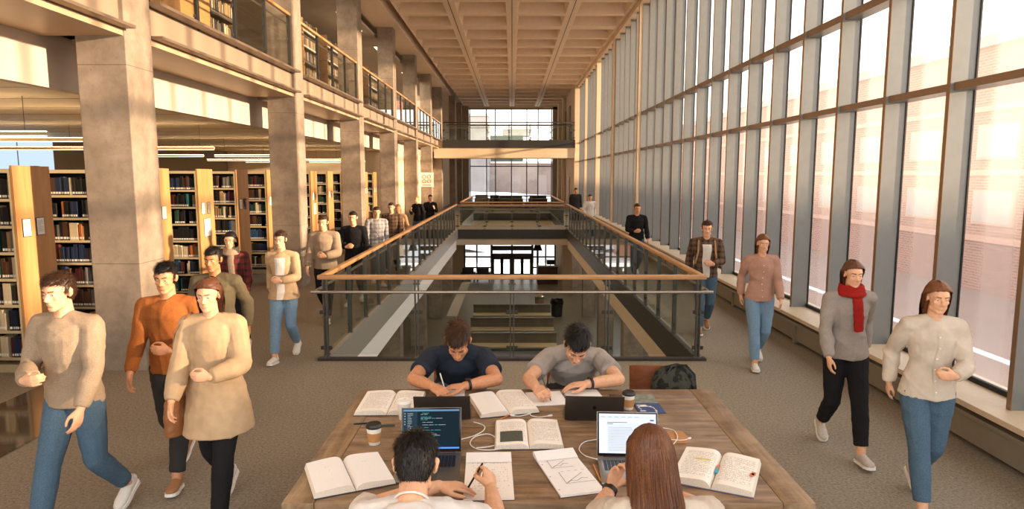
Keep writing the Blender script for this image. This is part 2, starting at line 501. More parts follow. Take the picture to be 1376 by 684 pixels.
# ---------------------------------------------------------------- waffle ceiling
m = MB()
zc, zt = CEI, CEI + .5
xc = [(-4.0, -2.3), (-1.9, -.2), (.2, 1.9), (2.3, 4.0)]
ycells = []
y = 14.6 - 6.1 * 3
while y < YEND - 1:
    a = y + .3
    for k in range(3):
        ycells.append((a + k * (1.63 + .3), a + k * (1.63 + .3) + 1.63))
    y += 6.1
ycells = [c for c in ycells if c[1] < YEND]
yb = [ycells[0][0] - .6] + [t for c in ycells for t in c] + [YEND + .1]
xb = [-13] + [t for c in xc for t in c] + [4.9]
yset = set(ycells); xset = set(xc)
for j in range(len(yb) - 1):
    for i in range(len(xb) - 1):
        x0, x1, y0, y1 = xb[i], xb[i + 1], yb[j], yb[j + 1]
        if (x0, x1) in xset and (y0, y1) in yset:
            s = .09
            a = [(x0, y0, zc), (x1, y0, zc), (x1, y1, zc), (x0, y1, zc)]
            b = [(x0 + s, y0 + s, zt), (x1 - s, y0 + s, zt), (x1 - s, y1 - s, zt), (x0 + s, y1 - s, zt)]
            for k in range(4):
                k2 = (k + 1) % 4
                m.quad([a[k], b[k], b[k2], a[k2]])
            m.quad([b[3], b[2], b[1], b[0]])
        elif x0 > -12 or True:
            if i == 0: continue
            m.quad([(x0, y1, zc), (x1, y1, zc), (x1, y0, zc), (x0, y0, zc)])
m.box((-13, yb[0], zt + .02), (5.2, YEND + .1, zt + .2))
# plain strip over the pillars, dropped a little
m.box((-5.3, yb[0], CEI - .02), (-4.0 - .33, YEND, zt + .02))
for gx in (-2.1, 0, 2.1): m.box((gx - .012, yb[0], zc - .004), (gx + .012, YEND, zc - .001), mi=1)
struct(m.build('ceiling', [M['waffle'], M['dark_shelf']]))

# ---------------------------------------------------------------- pillars (left side, two storeys and a half)
for i, cy_ in enumerate(COLY):
    mm = MB(); mm.box((-5.2, cy_, LOW), (-4.6, cy_ + .6, CEI), bev=.012)
    o = mm.build('concrete_column', M['concrete'])
    o['kind'] = 'structure'
# upper floor slab edge: fascia beam, ledges, soffit, between pillars
for i in range(len(COLY)):
    a = COLY[i] + .6; b = COLY[i + 1] if i + 1 < len(COLY) else 46.3
    if i == 0: a0 = Y0
    aa = a if i else COLY[0] + .6
    mm = MB()
    mm.box((-5.5, aa, 4.22), (-4.66, b, 4.58), 0)                # fascia face
    mm.box((-5.4, aa - .0, 4.17), (-4.46, b, 4.205), 1)          # bottom flange
    mm.box((-5.4, aa, 4.585), (-4.46, b, 4.625), 1)              # top flange
    mm.box((-5.4, aa, 4.205), (-4.74, b, 4.22), 2)
    mm.box((-5.62, aa, 4.09), (-4.62, b, 4.165), 3)    # soffit panel
    o = mm.build('trim_%d' % (3 + i), [M['fascia'], M['ledge'], M['black'], M['soffit']]); struct(o)
# white upstand over the stacks and the low ceiling of the stack room
sbox('wall_left', [((-5.75, Y0, 3.5), (-5.62, 46.3, 4.16))], M['white_plaster'])
sbox('floor_upper', [((-13, Y0, 4.22), (-5.5, 46.3, 4.6)), ((-5.5, Y0, 4.58), (-4.7, 46.3, 4.6))], M['carpet'])
m = MB(); m.box((-13, Y0, 3.5), (-5.76, 46.3, 3.6), 0)
k = Y0
while k < 46:
    m.box((-12.9, k, 3.497), (-5.8, k + .008, 3.4995), 1); k += 1.22
struct(m.build('ceiling_stacks', [M['acoustic'], M['dark_shelf']]))
sbox('wall_stacks_back', [((-13.2, Y0, 0), (-13, 46.3, CEI))], M['wallgrey'])
sbox('wall_stacks_end', [((-13, 30.9, 0), (-5.3, 31.1, 3.5)), ((-13, 30.9, 4.6), (-8.5, 31.1, CEI))], M['plaster'])
sbox('ceiling_upper', [((-13, Y0, 7.75), (-5.3, 46.3, 7.85))], M['white_plaster'])
sbox('wall_upper_back', [((-9.7, Y0, 4.6), (-9.6, 46.3, 7.75))], M['wallgrey'])
sbox('wall_side_left', [((-5.3, 31.1, 0), (-5.22, 46.3, 3.5)), ((-5.3, 44.9, LOW), (-5.2, 57, CEI))], M['plaster'])

# ---------------------------------------------------------------- right side: heater cabinets, sill, curtain wall
m = MB()
m.box((4.12, Y0, .06), (4.5, 44, .30)); m.box((4.07, Y0, .30), (4.5, 44, .335)); m.box((4.14, Y0, .34), (4.5, 44, .40), bev=0)
struct(m.build('baseboard_right', M['heater']))
y = Y0
n = 0
mm = MB()
while y < 44:
    mm.box((4.09, y, .02), (4.125, y + .05, .31)); mm.box((4.155, y + .1, .0), (4.4, y + .18, .06)); y += 2.75
o = mm.build('baseboard_joints', M['heater']); struct(o)
sbox('wall_right', [((4.62, Y0, -.4), (4.8, 44.2, .40)), ((4.15, Y0, 7.95), (4.85, 44.2, CEI)), ((4.0, 43.4, 0), (4.9, YEND, CEI)), ((4.33, 43.4, LOW), (4.9, YEND, 0))], M['plaster'])
sbox('trim_20', [((4.02, Y0, .40), (4.64, 44, .45))], M['sill'])

PANE_M = 1.13
ys = []
y = 8.93
while y > Y0 + .4: y -= PANE_M
y += PANE_M
while y < 43.3:
    ys.append(y); y += PANE_M
PIL = [22.6, 28.3, 33.7, 38.9]
def mull_mesh(x_in=4.25, w=.055, z0=.45, z1=7.95, wide=False):
    mb = MB()
    mb.box((x_in + .004, -w / 2 + .004, z0), (4.485, w / 2 - .004, z1), 0)
    mb.box((x_in, -w / 2, z0), (x_in + .006, w / 2, z1), 1)
    mb.box((4.485, -w / 2 - .012, z0), (4.50, w / 2 + .012, z1), 2)
    return mb
TR = [(3.30, .07), (4.47, .09)]
proto_w = None
for i, yy in enumerate(ys):
    L = PANE_M
    if proto_w is None:
        root = empty('window_1', (0, yy, 0)); struct(root)
        mull_mesh().build('mullion', [M['mullion'], M['mullion_edge'], M['gasket']], root)
        for z, h in TR:
            t_ = MB(); t_.box((4.29, .03, z - h / 2), (4.49, L - .03, z + h / 2), 0); t_.box((4.285, .028, z - h / 2 - .002), (4.291, L - .028, z + h / 2 + .002), 1)
            t_.build('transom', [M['mullion'], M['mullion_edge']], root)
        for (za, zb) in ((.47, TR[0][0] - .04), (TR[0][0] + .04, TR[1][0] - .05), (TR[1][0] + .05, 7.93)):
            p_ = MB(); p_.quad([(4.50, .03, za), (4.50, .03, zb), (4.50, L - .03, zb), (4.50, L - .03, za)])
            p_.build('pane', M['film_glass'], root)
        fr = MB()
        for (za, zb) in ((.45, .50), (TR[0][0] + .035, TR[0][0] + .05), (TR[1][0] + .045, TR[1][0] + .06), (7.90, 7.95)):
            fr.box((4.47, .03, za), (4.51, L - .03, zb))
        fr.build('frame', M['gasket'], root)
        proto_w = root; kids = children_of(root)
    else:
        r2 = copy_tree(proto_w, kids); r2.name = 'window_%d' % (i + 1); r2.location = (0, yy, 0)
m = None
for k, py_ in enumerate(PIL):
    mm = MB(); mm.box((4.16, py_ - .12, .45), (4.6, py_ + .12, CEI))
    struct(mm.build('wall_pier', M['plaster']))
# end part of the right side: recesses and a door
def door(nm, x0, x1, y0, y1, z0, z1, axis, mat, hx):
    r = empty(nm, ((x0 + x1) / 2, (y0 + y1) / 2, z0)); struct(r)
    return r
mm = MB(); mm.box((3.93, 46.6, 0), (3.99, 47.6, 2.3)); d = struct(mm.build('door_1', M['panel_wood']))
mm = MB(); mm.box((3.89, 46.7, 1.0), (3.93, 46.75, 1.15)); mm.build('door_handle', M['bright_steel'], d)
mm = MB(); mm.box((3.93, 46.4, 4.6), (3.99, 47.6, 7.1)); struct(mm.build('door_2', M['wallgrey']))
mm = MB(); mm.box((3.93, 50.2, 4.6), (3.99, 51.6, 7.1)); struct(mm.build('door_3', M['wallgrey']))

# ---------------------------------------------------------------- end wall: two storeys of glass
xs_end = [-3.55, -2.15, -1.4, -.05, 1.25, 2.2, 3.35]
def end_window(nm, z0, z1, zt_=None):
    r = struct(empty(nm, (0, YEND, z0)))
    for i, x in enumerate(xs_end):
        mb = MB(); mb.box((x - .04, -.12, 0), (x + .04, .03, z1 - z0)); mb.build('mullion', M['dark_steel'], r)
    mb = MB(); mb.box((-3.6, -.1, z1 - z0 - .08), (3.4, .03, z1 - z0)); mb.box((-3.6, -.1, 0), (3.4, .03, .08))
    if zt_: mb.box((-3.6, -.1, zt_ - z0 - .04), (3.4, .03, zt_ - z0 + .04))
    mb.build('transom', M['dark_steel'], r)
    for i in range(len(xs_end) - 1):
        mb = MB(); mb.quad([(xs_end[i] + .04, 0, .05), (xs_end[i + 1] - .04, 0, .05), (xs_end[i + 1] - .04, 0, z1 - z0 - .05), (xs_end[i] + .04, 0, z1 - z0 - .05)])
        mb.build('pane', M['clear_glass'], r)
end_window('window_60', 0, 3.95, 3.15)
end_window('window_61', 4.25, 7.95)
sbox('wall_end', [((-5.2, YEND - .1, 0), (-4.3, YEND + .2, CEI)), ((4.0, YEND - .1, 0), (4.4, YEND + .2, CEI)), ((-4.4, YEND - .1, 3.95), (4.2, YEND + .2, 4.25)), ((-4.4, YEND - .1, 7.9), (4.2, YEND + .2, CEI + .5))], M['plaster'])
sbox('trim_30', [((-4.3, YEND - .6, 0), (-3.62, YEND, CEI)), ((3.42, YEND - .1, 0), (4.0, YEND + .05, CEI))], M['wallgrey'])
# far pillars of the end bay, on both sides
for x, y_ in ((-4.25, 49.2), (-4.1, 54.0)):
    mm = MB(); mm.box((x - .3, y_, 0), (x + .1, y_ + .5, CEI)); struct(mm.build('concrete_column', M['concrete']))
mm = MB(); mm.box((3.75, 50.5, 0), (3.98, 51.2, CEI)); mm.box((3.7, 54.5, 0), (3.98, 55.2, CEI)); struct(mm.build('wall_pilasters', M['plaster']))
# upper crossing
sbox('floor_crossing', [((-5.2, 43, 3.9), (4.0, 45.2, 4.58))], M['plaster'])
sbox('wall_crossing', [((-4.95, 42.98, 3.5), (4.0, 45.1, 4.14))], M['plaster'])
sbox('trim_31', [((-4.4, 42.9, 4.14), (4.0, 42.97, 4.62))], M['dark_steel'])
# lobby end wall with glass either side of the doors
LY = 46.4
r = struct(empty('window_62', (0, LY, LOW)))
for x in (-3.3, -2.45, -1.45, 1.45, 2.35, 3.0):
    mb = MB(); mb.box((x - .05, -.05, 0), (x + .05, .05, 4.1)); mb.build('mullion', M['dark_steel'], r)
for x0, x1 in ((-3.3, -1.45), (1.45, 3.0)):
    mb = MB()
    for z in (.6, 1.35, 4.05): mb.box((x0, -.04, z - .05), (x1, .04, z + .05))
    mb.build('transom', M['dark_steel'], r)
    mb = MB(); mb.quad([(x0, 0, 0), (x1, 0, 0), (x1, 0, 4.1), (x0, 0, 4.1)]); mb.build('pane', M['clear_glass'], r)
d = struct(empty('door_4', (0, LY - .3, LOW)))
mb = MB()
for x in (-1.4, 0, 1.4): mb.box((x - .06, -.1, 0), (x + .06, .1, 4.1))
mb.box((-1.4, -.12, 1.85), (1.4, .12, 2.15)); mb.box((-1.4, -.1, 1.1), (1.4, .1, 1.85)) if False else None
mb.box((-1.4, -.1, 1.35), (1.4, .1, 1.62)); mb.box((-1.4, -.1, 3.9), (1.4, .1, 4.1))
mb.build('door_frame', M['dark_steel'], d)
for x in (-1.02, -.38, .38, 1.02):
    mb = MB()
    for s in (-1, 1): mb.box((x + s * .30 - .085, -.04, 0), (x + s * .30 + .085, .04, 1.35))
    mb.box((x - .3, -.04, 0), (x + .3, .04, .22)); mb.box((x - .3, -.04, 1.22), (x + .3, .04, 1.35))
    o = mb.build('door_leaf', M['dark_steel'], d)
mb = MB(); mb.quad([(-1.4, 0, 0), (1.4, 0, 0), (1.4, 0, 4.0), (-1.4, 0, 4.0)]); mb.build('pane', M['clear_glass'], d)
sbox('wall_lobby_end', [((-6.6, LY, LOW), (-3.3, LY + .1, 0)), ((3.0, LY, LOW), (6, LY + .1, 0)), ((-3.3, LY, LOW + 4.1), (3.0, LY + .1, 0))], M['lobby_wall'])
# lobby pillars
for y_ in [9.2, 14.5, 20.5, 26.5, 32.5, 38.5]:
    for x_ in (-4.1, 3.5):
        mm = MB(); mm.box((x_, y_, LOW), (x_ + .6, y_ + .6, -.45)); struct(mm.build('concrete_column', M['concrete']))
plain('teal_soffit', '#8fa39a', .5)
# ================================================================== glass balustrades
HZ = 1.085
def post_mesh(axis, h=1.04, twin=True):
    """twin flat bars with a base shoe; axis = direction the rail runs"""
    mb = MB()
    for s in ((-1, 1) if twin else (0,)):
        o = s * .022
        if axis == 'x': mb.box((o - .008, -.028, -.06), (o + .008, .028, h), bev=.003)
        else: mb.box((-.028, o - .008, -.06), (.028, o + .008, h), bev=.003)
    for z in (.12, .55, h - .06):
        if axis == 'x': mb.tube([(-.045, 0, z), (.045, 0, z)], .011, 8)
        else: mb.tube([(0, -.045, z), (0, .045, z)], .011, 8)
    mb.box((-.04, -.04, -.005), (.04, .04, .012), bev=.003)
    return mb
def clamp_mesh(axis):
    mb = MB()
    if axis == 'x': mb.box((-.075, -.022, -.025), (.075, -.002, .025), bev=.004)
    else: mb.box((-.02, -.075, -.025), (.0, .075, .025), bev=.004)
    return mb
def balustrade(name, axis, fixed, a, b, positions, z0, label, group, hand='wood', mid_side=-1, posts='post_steel', glass=True, ends=(True, True), mid_ext=.0, h=HZ, midz=.90):
    """a straight run of railing between a and b along an axis; x or y held at `fixed`"""
    def P(t, off=0, z=0): return (t, off, z) if axis == 'x' else (off, t, z)
    root = empty(name, (0, fixed, z0) if axis == 'x' else (fixed, 0, z0))
    tag(root, label, 'railing', group)
    mb = MB()
    if axis == 'x': mb.box((a, -.042, h - .03), (b, .042, h + .03), bev=.014)
    else: mb.box((-.042, a, h - .03), (.042, b, h + .03), bev=.014)
    mb.build('handrail', M['rail_wood' if axis == 'x' else 'rail_wood_y'] if hand == 'wood' else M['dark_steel'], root, smooth=True)
    mb = MB(); o = mid_side * .085
    mb.tube([P(a - mid_ext, o, midz), P(b + mid_ext, o, midz)], .02, 12)
    mr = mb.build('grab_rail', M['bright_steel'], root, smooth=True)
    pm = None
    for t in positions:
        if pm is None:
            pb = post_mesh(axis, h - .03)
            pp = pb.build('post', M[posts], root); pm = pp
            cb = clamp_mesh(axis)
            cl = []
            for z in (.14, .62): 
                q = cb.build('clamp', M['dark_steel'], pp); q.location = (0, 0, z); cl.append(q)
            bk = MB(); bk.tube([P(0, 0, midz), P(0, o, midz)], .008, 6); bkt = bk.build('bracket', M['bright_steel'], pp); cl.append(bkt)
            pp.location = P(t)
        else:
            pp = pm.copy(); COL.objects.link(pp); pp.location = P(t)
            for q in cl:
                c = q.copy(); COL.objects.link(c); c.parent = pp
    pts = sorted(positions)
    for i in range(len(pts) - 1):
        g0, g1 = pts[i] + .045, pts[i + 1] - .045
        mb = MB()
        th = .004
        if axis == 'x': mb.box((g0, -th, .05), (g1, th, h - .09))
        else: mb.box((-th, g0, .05), (th, g1, h - .09))
        mb.build('glass_panel', M['rail_glass'], root)
    return root
def frange(a, b, s):
    out = []; t = a
    while t <= b + 1e-6: out.append(t); t += s
    return out
yN = G1[0] - .02
balustrade('glass_balustrade', 'x', yN, -GX - .05, GX + .05, [-2.46, -1.255, 0, 1.255, 2.46], 0.03,
           'glass balustrade with wooden handrail directly behind the two seated young men', 'balustrades around the floor openings', mid_ext=.07)
sidep = [8.84] + frange(10.15, 30.2, 1.115)
balustrade('glass_balustrade', 'y', -GX - .0, G1[0] + .03, G1[1] - .03, sidep, 0.03, 'long glass balustrade with wooden handrail on the bookshelf side of the opening', 'balustrades around the floor openings', mid_side=-1)
balustrade('glass_balustrade', 'y', GX + .0, G1[0] + .03, G1[1] - .03, sidep, 0.03, 'long glass balustrade with wooden handrail on the window side of the opening', 'balustrades around the floor openings', mid_side=1)
balustrade('glass_balustrade', 'x', G1[1] + .02, -GX, GX, [-2.46, -1.23, 0, 1.23, 2.46], 0.0, 'short glass balustrade on the near edge of the footbridge across the opening', 'balustrades around the floor openings', mid_side=1)
p2 = frange(G2[0] + .15, G2[1] - .1, 1.07)
balustrade('glass_balustrade', 'y', -GX, G2[0] + .05, G2[1] - .05, p2, 0.03, 'glass balustrade beyond the footbridge, on the bookshelf side', 'balustrades around the floor openings', mid_side=-1)
balustrade('glass_balustrade', 'y', GX, G2[0] + .05, G2[1] - .05, p2, 0.03, 'glass balustrade beyond the footbridge, on the window side', 'balustrades around the floor openings', mid_side=1)
balustrade('glass_balustrade', 'x', G2[0], -GX, GX, [-2.46, -1.23, 0, 1.23, 2.46], 0.03, 'glass balustrade along the far edge of the footbridge', 'balustrades around the floor openings', mid_side=-1)
balustrade('glass_balustrade', 'x', G2[1], -GX, GX, [-2.46, -1.23, 0, 1.23, 2.46], 0.03, 'glass balustrade at the far end of the openings, before the sofas', 'balustrades around the floor openings', hand='steel', mid_side=1)
# upper gallery: one length of railing per bay between pillars
ordn = ['first', 'second', 'third', 'fourth', 'fifth', 'sixth', 'seventh', 'eighth']
for i in range(1, len(COLY)):
    a = COLY[i] + .6; b = COLY[i + 1] if i + 1 < len(COLY) else 46
    if i == len(COLY) - 1: continue
    n = 4; st = (b - a - .15) / n
    balustrade('gallery_railing', 'y', -4.66, a + .02, b - .02, [a + .06 + st * k for k in range(n + 1)], UP + .03,
               'dark gallery railing with wooden handrail between the %s and %s pillars in view' % (ordn[i - 1], ordn[i]), 'railings of the upper gallery', mid_side=-1, posts='dark_steel', h=1.13, midz=.98)
balustrade('gallery_railing', 'y', -4.66, COLY[0] + .62, COLY[1] - .02, frange(COLY[0] + .7, COLY[1] - .05, 1.32), UP + .03, 'dark gallery railing cropped above the first pillar in view', 'railings of the upper gallery', mid_side=-1, posts='dark_steel', h=1.13, midz=.98)
balustrade('bridge_railing', 'x', 42.95, -4.35, 3.98, frange(-4.3, 3.99, 1.37), UP + .02, 'steel and glass railing on the camera side of the high bridge', 'railings of the high bridge', hand='steel', mid_side=1, posts='dark_steel', h=1.1)
balustrade('bridge_railing', 'x', 45.1, -4.35, 3.98, frange(-4.3, 3.99, 1.37), UP + .02, 'steel and glass railing on the window side of the high bridge', 'railings of the high bridge', hand='steel', mid_side=-1, posts='dark_steel', h=1.1)

# ================================================================== outdoors
def building(name, lo, hi, mat, label, group=None, rows=(), win=None, axis='y', band=None):
    root = empty(name, ((lo[0] + hi[0]) / 2, (lo[1] + hi[1]) / 2, lo[2])); tag(root, label, 'building', group)
    c = root.location
    mb = MB(); mb.box((lo[0] - c[0], lo[1] - c[1], 0), (hi[0] - c[0], hi[1] - c[1], hi[2] - lo[2]))
    mb.build('wall', mat, root)
    return root
# long brick building along the window side
B = building('brick_building', (30, 38, -5.2), (44, 150, 10.9), M['brick_far'], 'long pink-brown brick building with pale stone bands outside the tall window wall')
mb = MB(); mb.box((-7.3, -56.2, 15.6), (7.2, 56, 16.3)); mb.build('parapet', M['outdoor_grey'], B)
for z in (3.4, 7.6, 11.6):
    mb = MB(); mb.box((-7.12, -56, z), (-6.98, 56, z + .35)); mb.build('stone_band', M['pink_stone'], B)
plain('far_window', '#a89a94', .2, 0, .6)
for k in range(15):
    yy = -54 + k * 7.3
    for z, h in ((4.5, 2.2), (8.6, 2.2)):
        f = MB(); f.box((-7.1, yy, z), (-6.95, yy + 3.6, z + h)); o = f.build('window_frame', M['pink_stone'], B)
        f = MB(); f.box((-7.13, yy + .12, z + .12), (-7.09, yy + 3.48, z + h - .12)); f.build('pane', M['far_window'], o)
Bw = building('added_shade_wing', (30, -45, -5.2), (44, 37.9, 5.15), M['brick_far'], 'added low brick wing, out of view, that shades the low sun')  # added out of view to keep the low sun off the floor
mb = MB(); mb.box((-7.2, -41.6, 10.35), (7.2, 41.4, 10.7)); mb.build('parapet', M['pink_stone'], Bw)
for k in range(10):
    f = MB(); f.box((-7.1, -40 + k * 8, 5.2), (-6.95, -36.4 + k * 8, 7.6)); o = f.build('window_frame', M['pink_stone'], Bw)
    f = MB(); f.box((-7.13, -39.88 + k * 8, 5.32), (-7.09, -36.52 + k * 8, 7.48)); f.build('pane', M['far_window'], o)
m_ = MB(); m_.box((-120, 58, -5.2), (5.0, 260, -5.0))
struct(m_.build('ground', M['snow']))
plain('street', '#8f7466', .8, var=.1, vs=.3)
sbox('ground_street', [((5.0, -60, -5.2), (200, 260, -5.0))], M['street'])
m_ = MB()
for q in (12.5, 19.5): m_.box((q, -60, -5.0), (q + .5, 150, -4.97))
struct(m_.build('ground_kerbs', M['snow']))
# beyond the end wall
plain('far_brick', '#c98e76', .9, var=.05, vs=1)
plain('far_grey', '#9a9390', .9, var=.08, vs=.6)
plain('far_taupe', '#a08f86', .9, var=.18, vs=.35)
b1 = building('brick_building', (-16, 60, -5), (-4.75, 63.8, 9.4), M['far_brick'], 'salmon brick building edge seen at the left side of the end window')
for k in range(4):
    mb = MB(); mb.box((5.55, -1.7 + k * 1.0, .5), (5.75, -1.3 + k * 1.0, 13.5)); mb.build('pilaster', M['paper'], b1)
b2 = building('office_block', (-9.5, 118, -5), (-4.2, 130, 12.6), M['far_grey'], 'grey boxy tower beyond the upper end window')
mb = MB(); mb.box((-2.8, -6.2, 17.5), (2.8, 6.2, 17.9)); mb.build('parapet', M['outdoor_grey'], b2)
b3 = building('brick_hall', (-22, 131, -5), (24, 150, 4.6), M['far_taupe'], 'broad brown brick hall filling the lower end window')
mb = MB(); mb.box((-23.2, -9.7, 9.6), (23.2, 9.7, 10.0)); mb.build('parapet', M['paper'], b3)
for k in range(9):
    mb = MB(); mb.box((-21 + k * 5, -9.65, 3.2), (-19.2 + k * 5, -9.48, 7.4)); mb.build('window_pane', M['far_window'], b3)
b4 = building('roof_hut', (-4.3, 134, 5.01), (2.2, 140, 10.1), M['hut'], 'low dark green plant room seen just above the high bridge')
mb = MB(); mb.box((-.8, -2.5, 5.09), (4.6, 2.5, 6.4)); mb.build('upper_box', M['outdoor_grey'], b4)
mb = MB()
def bank(u, v):
    x = -14 + 30 * u; y = 64 + 40 * v
    return (x, y, -5 + 4.6 * math.sin(min(1, v * 1.3) * PI / 2) + .7 * noise.noise(Vector((x * .15, y * .1, 0))) + (-.05 * x))
mb.surf(bank, 24, 16); o = mb.build('snow_bank', M['snow'], smooth=True); tag(o, 'white snow bank on the slope outside the end window', 'snow', kind='stuff')

# ================================================================== stacks
RY = [6.3, 8.1, 9.62, 11.15, 12.86, 14.67, 16.5, 18.3, 20.1, 21.95, 23.75, 25.6, 27.4, 29.2]
SX = -6.0
SHZ = [.19, .53, .855, 1.18, 1.505, 1.83, 2.155]
r0 = empty('book_stack', (SX, RY[1], 0))
DEP = .66
mb = MB(); mb.box((-.035, 0, 0), (0, DEP * .73, 2.56), bev=.004); ep = mb.build('end_panel', M['panel_wood'], r0)
mb = MB(); mb.box((-.05, DEP * .735, 0), (-.004, DEP, 2.555), bev=.004); mb.build('end_board', M['panel_wood'], r0)
page_mat('notice', '#e9e4da', '#6d665e', 14, .14)
def notice(parent, y, z, w, h, name='notice'):
    f = MB(); f.box((.0, y - w / 2 - .008, z - h / 2 - .008), (.008, y + w / 2 + .008, z + h / 2 + .008), 0)
    q = [(.0085, y - w / 2, z - h / 2), (.0085, y + w / 2, z - h / 2), (.0085, y + w / 2, z + h / 2), (.0085, y - w / 2, z + h / 2)]
    f.quad(q, 1, uv=[(0, 1), (1, 1), (1, 0), (0, 0)])
    return f.build(name, [M['dark_steel'], M['notice']], parent)
notice(ep, .16, 1.80, .13, .21); 
mb = MB(); mb.box((-2.75, .26, 0), (-.05, .30, 2.5)); mb.build('divider', M['dark_shelf'], r0)
mb = MB(); mb.box((-2.78, .0, 2.47), (-.04, DEP, 2.52)); mb.build('canopy', M['shelf_metal'], r0)
mb = MB(); mb.box((-2.76, .02, 0), (-.04, DEP - .02, .10)); mb.build('plinth', M['shelf_metal'], r0)
for z in SHZ:
    for b in range(3):
        mb = MB(); x1 = -.05 - b * .9
        mb.box((x1 - .88, .01, z - .022), (x1, .27, z), 0); mb.box((x1 - .88, .0, z - .03), (x1, .012, z + .004), 0)
        if b < 1 or True: mb.build('shelf', M['shelf_metal'], r0)
for b in range(4):
    mb = MB(); x1 = -.05 - b * .9
    mb.box((x1 - .012, .0, .1), (x1 + .012, .04, 2.47)); mb.build('upright', M['shelf_metal'], r0)
kids0 = children_of(r0)
stack_where = ['behind the crowd, cropped by the frame', 'at the frame edge, in front of the first pillar', 'whose books show beside the first pillar', 'just hidden behind the first pillar', 'with the large notice between the first two pillars', 'third of those between the first two pillars', 'whose end shows against the second pillar', 'hidden behind the second pillar', 'first beyond the second pillar', 'second beyond the second pillar', 'behind the third pillar', 'hidden deeper behind the third pillar', 'last showing beyond the third pillar', 'farthest before the tan wall']
for i, y in enumerate(RY):
    if i == 1: o = r0
    else:
        o = copy_tree(r0, kids0)
        o.location = (SX, y, 0)
    tag(o, 'wooden-ended book stack ' + stack_where[i], 'bookshelf', 'rows of book stacks')
    nn = MB()
    if i in (1, 4, 5, 6, 8, 9):
        e = [c for c in children_of(o) if c.name.startswith('end_panel')][0]
        notice(e, .40, 1.80, .13, .21)
        if i in (4, 8): notice(e, .30, 1.42, .26, .34, 'large_notice')

cols = dict(black='#1c1a19', brown='#4f3322', teal='#2a6566', navy='#222d45', cream='#cdbb98', red='#6e2a22', orange='#a8602f', green='#2c4a38', grey='#77716a', tan='#a3835a', maroon='#4a1c20', blue='#2c4d6e')
for k, c in cols.items(): plain('book_' + k, c, .55, var=.05, vs=40)
plain('book_page', '#d9ccb2', .85, var=.08, vs=80)
plain('book_label', '#eee9dd', .7)
def book_mb(th, h, d, mb=None, off=(0, 0, 0), ci=0, pi_=1, li=2):
    """upright book, spine towards -y, standing at the origin"""
    mb = mb or MB(); x, y, z = off; c = .003
    mb.box((x, y, z), (x + c, y + d, z + h), ci); mb.box((x + th - c, y, z), (x + th, y + d, z + h), ci)
    mb.box((x + c, y, z), (x + th - c, y + .004, z + h), ci)
    mb.box((x + c, y + .004, z + .004), (x + th - c, y + d - .005, z + h - .005), pi_)
    mb.box((x + th * .1, y - .0008, z + .02), (x + th * .9, y, z + .05), li)
    return mb
sizes = [(.022, .21, .16), (.03, .235, .17), (.038, .25, .19), (.046, .265, .2), (.034, .225, .165), (.026, .255, .18)]
szname = ['slim', 'medium', 'thick tall', 'very thick', 'short', 'slim tall']
bprot = {}
ordinals = ['first', 'second', 'third', 'fourth', 'fifth', 'sixth', 'seventh', 'eighth', 'ninth', 'tenth', 'eleventh', 'twelfth', 'thirteenth', 'fourteenth', 'fifteenth', 'sixteenth', 'seventeenth', 'eighteenth', 'nineteenth', 'twentieth', 'twenty-first', 'twenty-second', 'twenty-third', 'twenty-fourth', 'twenty-fifth', 'twenty-sixth', 'twenty-seventh', 'twenty-eighth', 'twenty-ninth', 'thirtieth']
cnames = list(cols)
weights = dict(black=12, brown=5, teal=1.2, navy=4, cream=3.5, red=1, orange=.8, green=3, grey=4, tan=3, maroon=2.5, blue=.8)
def pickc(prev):
    if prev and rnd.random() < .55: return prev
    return rnd.choices(cnames, [weights[c] for c in cnames])[0]
nbook = 0
bulk = MB(); bulk_mats = [M['book_page'], M['book_label']] + [M['book_' + c] for c in cnames]
def fill_shelf(y0, z, xa, xb, indiv, where=None, sh=None):
    global nbook
    x = xa; prev = None; sz = None; cnt = 0
    while x > xb + .05:
        prev = pickc(prev)
        if sz is None or rnd.random() < .45: sz = rnd.randrange(len(sizes))
        th, h, d = sizes[sz]; th *= rnd.uniform(.9, 1.15) if not indiv else 1
        x -= th + .0015
        for bb in range(4):
            ux = SX - .05 - bb * .9
            if x < ux + .014 and x + th > ux - .014: x = ux - .016 - th
        if rnd.random() < .03: x -= .04; continue
        yo = y0 + .018 + rnd.uniform(0, .012)
        if indiv and nbook < 299:
            key = (prev, sz)
            if key not in bprot:
                o = book_mb(*sizes[sz]).build('book', [M['book_' + prev], M['book_page'], M['book_label']]); bprot[key] = o
            else:
                o = bprot[key].copy(); COL.objects.link(o)
            o.location = (x, yo, z + .001)
            tag(o, '%s %s book, %s in on the %s shelf down, %s' % (szname[sz], prev, ordinals[cnt], ordinals[6 - sh], where), 'book', 'library books standing on the stacks')
            nbook += 1; cnt += 1
        else:
            book_mb(th, h * rnd.uniform(.95, 1.03), d, bulk, (x, yo, z + .0015), 2 + cnames.index(prev), 0, 1)
for sh, z in reversed(list(enumerate(SHZ))):
    fill_shelf(RY[2], z, SX - .066, SX - .92, True, 'beside first pillar', sh)
    fill_shelf(RY[4], z, SX - .066, SX - .60, True, 'near the large notice', sh)
    fill_shelf(RY[1], z, SX - .066, SX - .26, True, 'at the frame edge', sh)
for i, y in enumerate(RY):
    for z in SHZ:
        xa = SX - .066
        if i in (1, 2, 4): xa = SX - {1: .26, 2: .96, 4: .60}[i]
        fill_shelf(y, z, xa, SX - 1.85, False)
